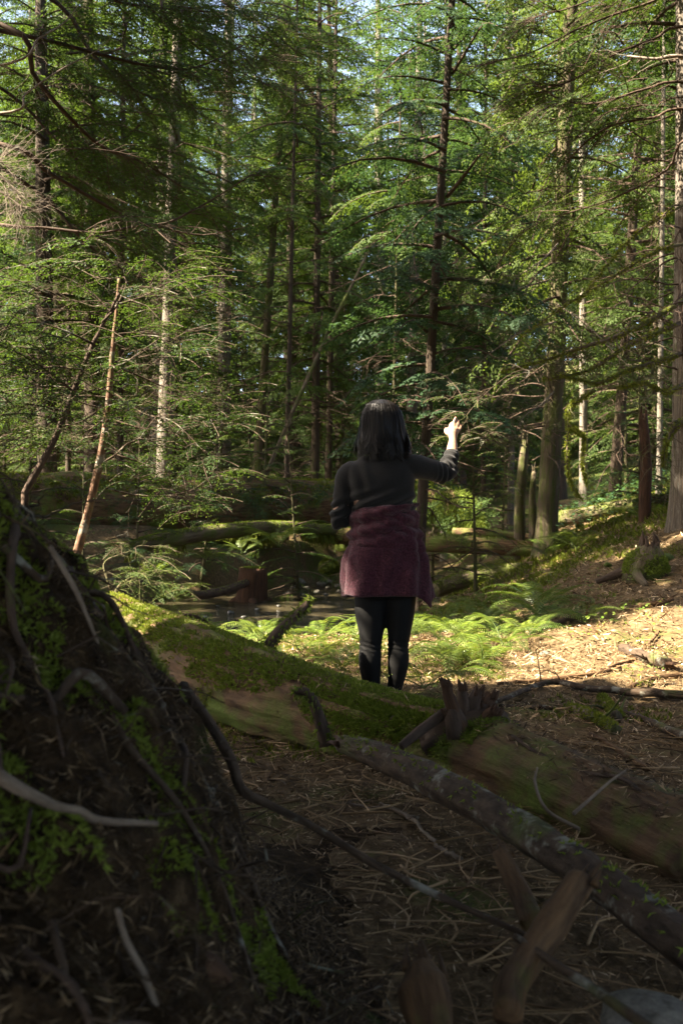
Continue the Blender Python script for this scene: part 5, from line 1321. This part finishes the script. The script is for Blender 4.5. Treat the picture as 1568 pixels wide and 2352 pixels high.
def ell(mb, c, r, n=20, m=12):
    ph = np.linspace(-np.pi / 2 + .01, np.pi / 2 - .01, m)
    loft_r = [(np.array(c) + [0, 0, r[2] * math.sin(p)], r[0] * math.cos(p), r[1] * math.cos(p)) for p in ph]
    loft(mb, loft_r, n)
def limb(mb, rows, m=24, n=18):
    r = spline(np.array([list(c) + [a] for c, a in rows]), m); tube(mb, r[:, :3], r[:, 3], n)
def fuse(mb, name, mat, voxel, smooth, disp=None, parent=None):
    """one continuous skin: voxel-remeshed union, smoothed, then displaced"""
    me = mb.mesh(name); o = bpy.data.objects.new(name, me); COL.objects.link(o)
    a = o.modifiers.new('r', 'REMESH'); a.mode = 'VOXEL'; a.voxel_size = voxel; a.use_smooth_shade = True
    b = o.modifiers.new('s', 'SMOOTH'); b.factor = .5; b.iterations = smooth
    dg = bpy.context.evaluated_depsgraph_get(); dg.update()
    nm = bpy.data.meshes.new_from_object(o.evaluated_get(dg)); nm.name = name
    bpy.data.objects.remove(o)
    v = np.zeros(len(nm.vertices) * 3); nm.vertices.foreach_get('co', v); v = v.reshape(-1, 3)
    if disp is not None:
        nn = np.zeros(len(nm.vertices) * 3); nm.vertices.foreach_get('normal', nn); nn = nn.reshape(-1, 3)
        v = v + nn * disp(v, nn)[:, None]
    v = v - WB; nm.vertices.foreach_set('co', v.ravel()); nm.update()
    nm.polygons.foreach_set('use_smooth', np.ones(len(nm.polygons), bool)); nm.materials.clear()
    return link(name, nm, mat, parent)

sR, eR, cR, wR = W(945, 1070, .01), W(1030, 1084, .13), W(1046, 1040, .19), W(1051, 1004, .235)
sL, eL, wL = W(797, 1092, .0), W(778, 1194, .0), W(842, 1164, .24)
legL = [(W(851, 1330, .0), .088), (W(850, 1375, .0), .084), (W(850, 1410, .0), .080), (W(852, 1450, -.005), .066), (W(851, 1482, .0), .058), (W(849, 1515, -.012), .060), (W(851, 1550, -.005), .052), (W(855, 1585, .0), .040), (W(856, 1606, .0), .037)]
legR = [(W(918, 1330, .0), .088), (W(919, 1375, .0), .082), (W(918, 1410, .0), .076), (W(916, 1450, -.005), .062), (W(914, 1482, .0), .055), (W(914, 1515, -.012), .056), (W(911, 1550, -.005), .048), (W(905, 1585, .0), .038), (W(904, 1606, .0), .036)]
# body: one continuous mesh
mb = MB()
hc = W(877, 985, .015)
loft(mb, ringsp([(W(872, 1062, .0), .125, .08), (W(874, 1052, .0), .075, .065), (W(876, 1040, .01), .055, .058), (W(877, 1024, .015), .054, .06)], 14))
ell(mb, hc + [0, .012, .012], (.074, .094, .108)); ell(mb, hc + [0, .03, -.062], (.055, .065, .055))      # skull, jaw
ell(mb, hc + [0, .108, -.012], (.014, .020, .024), 12, 8); ell(mb, hc + [0, .098, .01], (.010, .014, .03), 12, 8)   # nose
ell(mb, hc + [0, .096, -.055], (.024, .012, .011), 12, 8)                                                  # mouth
for s_ in (-1, 1): ell(mb, hc + [s_ * .076, .005, -.01], (.011, .018, .03), 12, 8)                          # ears
loft(mb, ringsp([(W(880, 1365), .165, .11), (W(880, 1310), .19, .125), (W(880, 1260), .18, .115), (W(880, 1200), .145, .095), (W(876, 1140), .155, .10), (W(874, 1095), .165, .10), (W(873, 1070), .15, .085), (W(873, 1058), .11, .07)], 30))
for leg in (legL, legR): limb(mb, [(c, r - .006) for c, r in leg], 30)
for c in (legL[-1][0], legR[-1][0]):
    limb(mb, [(c + [0, -.03, -.02], .034), (c + [0, .03, -.005], .036), (c + [0, .09, -.018], .030), (c + [0, .155, -.028], .018)], 12)
limb(mb, [(W(930, 1070), .05), (sR, .052), (sR * .5 + eR * .5, .046), (eR, .038), (eR * .45 + cR * .55, .037), (cR, .034), (cR * .5 + wR * .5, .029), (wR, .022)], 34)
limb(mb, [(W(815, 1085), .05), (sL, .050), (sL * .5 + eL * .5, .043), (eL, .037), (eL * .6 + wL * .4, .035), (wL, .023)], 30)
# right hand: palm away from the camera, fingers reaching up to the twig
hp = W(1053, 985, .262)
limb(mb, [(wR, .021), (W(1052, 994, .25), .024), (hp, .027), (W(1056, 975, .275), .024)], 14)
def finger(pts, r0, r1): limb(mb, [(W(*p), r) for p, r in zip(pts, np.linspace(r0, r1, len(pts)))], 14, 12)
finger([(1047, 980, .268), (1046, 970, .283), (1049, 962, .297), (1053, 958, .308)], .0095, .0075)                       # index, bent forward
finger([(1053, 976, .274), (1055, 963, .280), (1058, 952, .288), (1062, 945, .296)], .0095, .0072)                       # middle, straight up
finger([(1060, 977, .274), (1064, 966, .282), (1067, 958, .292), (1067, 952, .302)], .0092, .007)                        # ring
finger([(1064, 983, .270), (1070, 976, .276), (1073, 969, .285), (1072, 964, .295)], .0085, .0065)                       # little
finger([(1046, 992, .262), (1038, 986, .272), (1035, 979, .285), (1038, 972, .297)], .0110, .008)                      # thumb from the side of the palm
# left hand in front of the waist
lh = wL + (wL - eL) / np.linalg.norm(wL - eL) * .05
limb(mb, [(wL, .022), (lh, .026), (lh + [.03, .005, .0], .022)], 10)
for q, dz in enumerate((.026, .009, -.008, -.024)):
    b = lh + [.03, .008, dz]; limb(mb, [(b, .009), (b + [.03, .008, 0], .009), (b + [.05, -.004, -.006], .008), (b + [.055, -.02, -.01], .007)], 10, 10)
limb(mb, [(lh + [-.01, .0, .02], .011), (lh + [.01, .005, .045], .010), (lh + [.035, .0, .055], .008)], 10, 10)
fuse(mb, 'body', M['skin'], .0066, 2, None, wo)
for s_ in (-1, 1):
    e = MB(); ell(e, hc + [s_ * .031, .088, .012] - WB, (.013, .011, .011)); eo = e.build('eye', M['eye'], wo)
    e = MB(); ell(e, hc + [s_ * .031, .0965, .012] - WB, (.006, .004, .006), 12, 8); e.build('iris', M['iris'], eo)
e = MB(); ell(e, hc + [0, .103, -.055] - WB, (.022, .008, .008), 14, 8); e.build('lips', M['lip'], wo)

# leggings
mb = MB()
loft(mb, ringsp([(W(881, 1372), .150, .105), (W(881, 1310), .187, .12), (W(880, 1240), .165, .108)], 16))
for leg in (legL, legR): limb(mb, leg, 34, 22)
def leg_fold(v, n):
    k = np.exp(-((v[:, 2] - W(0, 1484)[2]) / .03) ** 2)
    return .0035 * k * np.sin((v[:, 2] + .25 * v[:, 0]) * 260) + .003 * (fbm(v * 14, 2, 3) - .5)
fuse(mb, 'leggings', M['legging'], .008, 3, leg_fold, wo)
# shoes behind the log
for c in (legL[-1][0], legR[-1][0]):
    mb = MB(); f = c.copy(); f[2] = .045
    limb(mb, [(f + [0, -.045, .0], .040), (f + [0, .02, .0], .044), (f + [0, .09, -.003], .042), (f + [0, .17, -.012], .030)], 16, 16)
    limb(mb, [(f + [0, -.01, .0], .042), (f + [0, -.012, .03], .042)], 8, 16)
    fuse(mb, 'shoe', M['shoe'], .007, 3, None, wo)

# sweater
mb = MB()
loft(mb, ringsp([(W(882, 1215), .152, .108), (W(882, 1185), .154, .110), (W(879, 1150), .166, .115), (W(873, 1115), .180, .116), (W(871, 1092), .182, .110), (W(871, 1072), .170, .095), (W(873, 1058), .135, .078), (W(875, 1047), .085, .066), (W(876, 1040), .062, .06)], 40), 40)
limb(mb, [(W(900, 1075), .062), (sR, .064), (sR * .5 + eR * .5, .059), (eR, .050), (eR * .5 + cR * .5, .046), (cR, .041), (cR * .8 + wR * .2, .038)], 40, 22)
limb(mb, [(W(835, 1082), .06), (sL + [.006, 0, .004], .060), (sL * .6 + eL * .4, .054), (eL * .75 + sL * .25, .050), (eL + [0, .0, -.004], .047), (eL * .62 + wL * .38, .046), (eL * .4 + wL * .6, .041)], 40, 22)
def seg_t(v, a, b):
    ab = b - a; return np.clip(((v - a) @ ab) / (ab @ ab), 0, 1), np.linalg.norm(v - (a + np.clip(((v - a) @ ab) / (ab @ ab), 0, 1)[:, None] * ab), axis=1)
def knit_fold(v, n):
    d = .006 * (fbm(v * 9, 3, 6) - .5)
    t, r = seg_t(v, sL, eL); k = (r < .085) * sstep(.35, .8, t)
    d = d + k * .0065 * np.sin(t * 34 + 3 * v[:, 0] * 30 + 4 * vnoise(v * 12, 2))
    t, r = seg_t(v, sR, eR); k = (r < .085) * sstep(.45, .95, t)
    d = d + k * .0062 * np.sin(t * 44 + 5 * vnoise(v * 12, 4) + v[:, 2] * 30)
    t, r = seg_t(v, eR, cR); d = d + (r < .06) * .0040 * np.sin(t * 20 + 3 * vnoise(v * 14, 5))
    zc = W(0, 1155)[2]; k = np.exp(-((v[:, 2] - zc) / .05) ** 2) * (np.abs(v[:, 0] - W(880, 0)[0]) < .2)
    d = d + k * .013 * np.sin((v[:, 2] - .42 * (v[:, 0] - W(860, 0)[0])) * 95 + 2 * vnoise(v * 8, 7))
    k = np.exp(-((v[:, 0] - W(830, 0)[0]) / .05) ** 2) * sstep(W(0, 1165)[2], W(0, 1110)[2], v[:, 2]); d = d + k * .006 * np.sin((v[:, 0] + .3 * v[:, 2]) * 80)
    return d
fuse(mb, 'sweater', M['sweater'], .0072, 3, knit_fold, wo)

# fleece jacket tied round the waist: wrapped sheet with rolled folds, hem lower at the right corner
n, m = 120, 74
th = np.linspace(-np.pi / 2 - 2.75, -np.pi / 2 + 2.75, n)          # open at the front
V = np.zeros((m, n, 3)); zt, zb_ = W(0, 1163)[2], W(0, 1368)[2]
cxs = np.interp(np.linspace(0, 1, m), [0, .17, .34, .6, .85, 1], [W(x_, 0)[0] for x_ in (882, 882, 883, 882, 886, 888)])
hx = np.interp(np.linspace(0, 1, m), [0, .17, .34, .6, .85, 1], [.166, .168, .182, .212, .220, .224]); hy = np.interp(np.linspace(0, 1, m), [0, .17, .34, .6, .85, 1], [.122, .125, .130, .140, .138, .136])
for i in range(m):
    f = i / (m - 1); c_, s_ = np.cos(th), np.sin(th)
    right = np.exp(-((th - (-.38)) / .26) ** 2); left = np.exp(-((th - (-2.85)) / .4) ** 2)
    zz = zt + (zb_ - zt) * f - right * .060 * f ** 3 + left * .012 * f ** 2 - .012 * f * np.sin(th * 1.2)
    tilt = c_ * .016 * (1 - f)
    roll = .010 * np.sin((f * 205 + c_ * 14) / 36 * 2 * np.pi) * (1 - sstep(.30, .44, f)) + .005 * np.sin((f * 205 - c_ * 42) / 24 * 2 * np.pi) * (1 - sstep(.30, .50, f))
    seam = -.007 * np.exp(-((f - .47 - .05 * c_) / .02) ** 2)
    fold = .012 * f ** 2 * np.sin(th * 5 + .5) + .007 * sstep(.35, .6, f) * np.sin(th * 11 + 6 * f + 1.3) + right * .028 * f ** 2
    wav = .016 * (vnoise(np.stack([th * 4, np.full(n, f * 5), np.zeros(n)], 1), 4) - .5)
    r_ = roll + seam + fold + wav
    V[i, :, 0] = cxs[i] + c_ * (hx[i] + r_); V[i, :, 1] = WY + s_ * (hy[i] + r_); V[i, :, 2] = zz + tilt
V = V - WB; i = np.arange(m - 1)[:, None] * n; j = np.arange(n - 1)[None, :]
Q = np.stack([i + j, i + j + 1, i + n + j + 1, i + n + j], 2).reshape(-1, 4)
mb = MB(); mb.add(V.reshape(-1, 3), quads=Q); jk = mb.build('jacket', M['fleece'], wo)
sm = jk.modifiers.new('thick', 'SOLIDIFY'); sm.thickness = .008; sm.offset = -1
mb = MB(); tube(mb, V[-1], .0052, 8); mb.build('hem', M['fleece_hem'], jk)
# fuzz standing off the fleece
rg = np.random.default_rng(8); cnt = 26000
ii = rg.integers(0, m - 1, cnt); jj = rg.integers(0, n - 1, cnt); fa, fb = rg.random((cnt, 1)), rg.random((cnt, 1))
Pp = V[ii, jj] * (1 - fa) * (1 - fb) + V[ii + 1, jj] * fa * (1 - fb) + V[ii, jj + 1] * (1 - fa) * fb + V[ii + 1, jj + 1] * fa * fb
Nn = Pp + WB - np.column_stack([cxs[ii], np.full(cnt, WY), (Pp + WB)[:, 2]]); Nn /= np.linalg.norm(Nn, axis=1)[:, None]
tr, v = tufts(rg, Pp, Nn, .010, 2, .55, .7, np.array([0, 0, -.3])); mb = MB(); mb.tris(tr, v)
tag(mb.build('fleece_pile', M['fleece'], jk, False), kind='stuff')
# sleeves knotted in front
for s_ in (-1, 1):
    mb = MB(); c0 = np.array([W(880, 0)[0], WY, W(0, 1190)[2]])
    limb(mb, [(c0 + [s_ * .165, .05, .0], .035), (c0 + [s_ * .11, .115, .0], .036), (c0 + [s_ * .02, .145, -.01], .032), (c0 + [-s_ * .03, .155, -.09], .034), (c0 + [-s_ * .05, .145, -.24], .036)], 26, 16)
    fuse(mb, 'sleeve', M['fleece'], .008, 2, lambda v, n: .008 * (fbm(v * 18, 2, 4) - .5), jk)

# hair: dark cap and about two thousand strands
prof_r = np.array([.0, .045, .080, .103, .113, .118, .124, .134, .143, .146, .140])
prof_z = np.array([W(0, p)[2] for p in (916, 919, 929, 946, 966, 985, 1002, 1018, 1030, 1040, 1047)])
hx0 = W(875, 0)[0]; hy0 = WY + .02
def hair_pt(th, t, scale=1.0):
    r = np.interp(t, np.linspace(0, 1, 11), prof_r) * scale; z = np.interp(t, np.linspace(0, 1, 11), prof_z)
    return np.stack([hx0 + .004 * t * 3 + np.cos(th) * r, hy0 + np.sin(th) * r * np.where(np.sin(th) < 0, .86, .86), z], -1)
mb = MB(); th = np.linspace(-np.pi / 2 - 2.2, -np.pi / 2 + 2.2, 60); tt = np.linspace(.0, .93, 26)
Vc = np.stack([hair_pt(th, np.full(60, t), .95) for t in tt]); Vc[:, :, 2] -= .006; i = np.arange(25)[:, None] * 60; j = np.arange(59)[None, :]
mb.add(Vc.reshape(-1, 3) - WB, quads=np.stack([i + j, i + j + 1, i + 61 + j, i + 60 + j], 2).reshape(-1, 4), qvar=np.zeros(25 * 59))
hair = mb.build('hair', M['hair'], wo)
rg = np.random.default_rng(14); mb = MB(); ns, mseg = 4000, 10
tl = np.linspace(0, 1, mseg)
th0 = rg.uniform(-np.pi / 2 - 2.2, -np.pi / 2 + 2.2, ns); cl = np.round(th0 * 6 + rg.normal(0, .3, ns)) / 6     # clumps
t0 = np.where(rg.random(ns) < .6, rg.uniform(.02, .12, ns), rg.uniform(.1, .45, ns)); t1 = rg.uniform(.80, 1.03, ns); sc0 = rg.uniform(.955, 1.03, ns); wd0 = rg.uniform(.0010, .0026, ns)
vv = np.clip(rg.random(ns) * .7 + .35 * (np.cos(th0) > .6), 0, 1)  # right-hand strands coloured browner: light glowing through the hair edge, painted in
qs, vs = [], []
for q in range(ns):
    t = np.clip(t0[q] + (t1[q] - t0[q]) * tl, 0, 1)
    h_ = hsh(int(round(cl[q] * 6)) + 500, 3, 1, 5); g = sstep(.35, 1, t)
    th = th0[q] + (cl[q] - th0[q]) * .7 * g * np.sin(t * 3.1 + .2) + .22 * (h_ - .5) * np.sin(t * 5 + h_ * 6) + .16 * np.sin(t * 8 + cl[q] * 7) * g + rg.normal(0, .05) * t
    sc_ = sc0[q] + .16 * (h_ - .45) * g + .035 * np.sin(t * 12 + h_ * 9) * g + .22 * np.maximum(0, t - .86) * (h_ - .3) * 4
    p = hair_pt(th, t, sc_); p[:, 2] += (rg.normal(0, .014) + .06 * (h_ - .6)) * g
    T = np.gradient(p, axis=0); out = p - np.array([hx0, hy0, 0]); out[:, 2] = 0; out /= np.linalg.norm(out, axis=1)[:, None] + 1e-9
    sd = np.cross(T, out); sd /= np.linalg.norm(sd, axis=1)[:, None] + 1e-9; sd = sd + out * rg.normal(0, .35)
    w_ = (wd0[q] * np.interp(tl, [0, .2, .75, 1], [.5, 1, 1, .1]))[:, None]
    a, b = p - sd * w_ - WB, p + sd * w_ - WB
    qs.append(np.stack([a[:-1], b[:-1], b[1:], a[1:]], 1)); vs.append(np.full(mseg - 1, vv[q]))
mb.quads(np.concatenate(qs), np.concatenate(vs)); tag(mb.build('hair_strands', M['hair'], hair), kind='stuff')
tag(wo, 'person seen from behind in charcoal sweater, burgundy jacket tied at the waist, one hand raised', 'person')

# ------------------------------------------------------------------ tell alike things of a group apart by their place
ORD = ['', 'first', 'second', 'third', 'fourth', 'fifth', 'sixth', 'seventh', 'eighth', 'ninth', 'tenth', '11th', '12th', '13th', '14th', '15th', '16th', '17th', '18th', '19th', '20th']
def ordinal(n):
    return ORD[n] if n <= 20 else '%d%s' % (n, {1: 'st', 2: 'nd', 3: 'rd'}.get(n % 10, 'th'))
groups = {}
for o in bpy.data.objects:
    if o.parent is None and 'group' in o: groups.setdefault((o['group'], o['label']), []).append(o)
for (g_, lb), os_ in groups.items():
    os_ = [q for q in os_ if q.location.y > 1 and abs(q.location.x) < .45 * q.location.y + 1]
    if len(os_) < 2: continue
    os_.sort(key=lambda q: q.location.x / q.location.y)
    for n_, q in enumerate(os_, 1): q['label'] = lb + ', ' + ordinal(n_) + ' from the left'
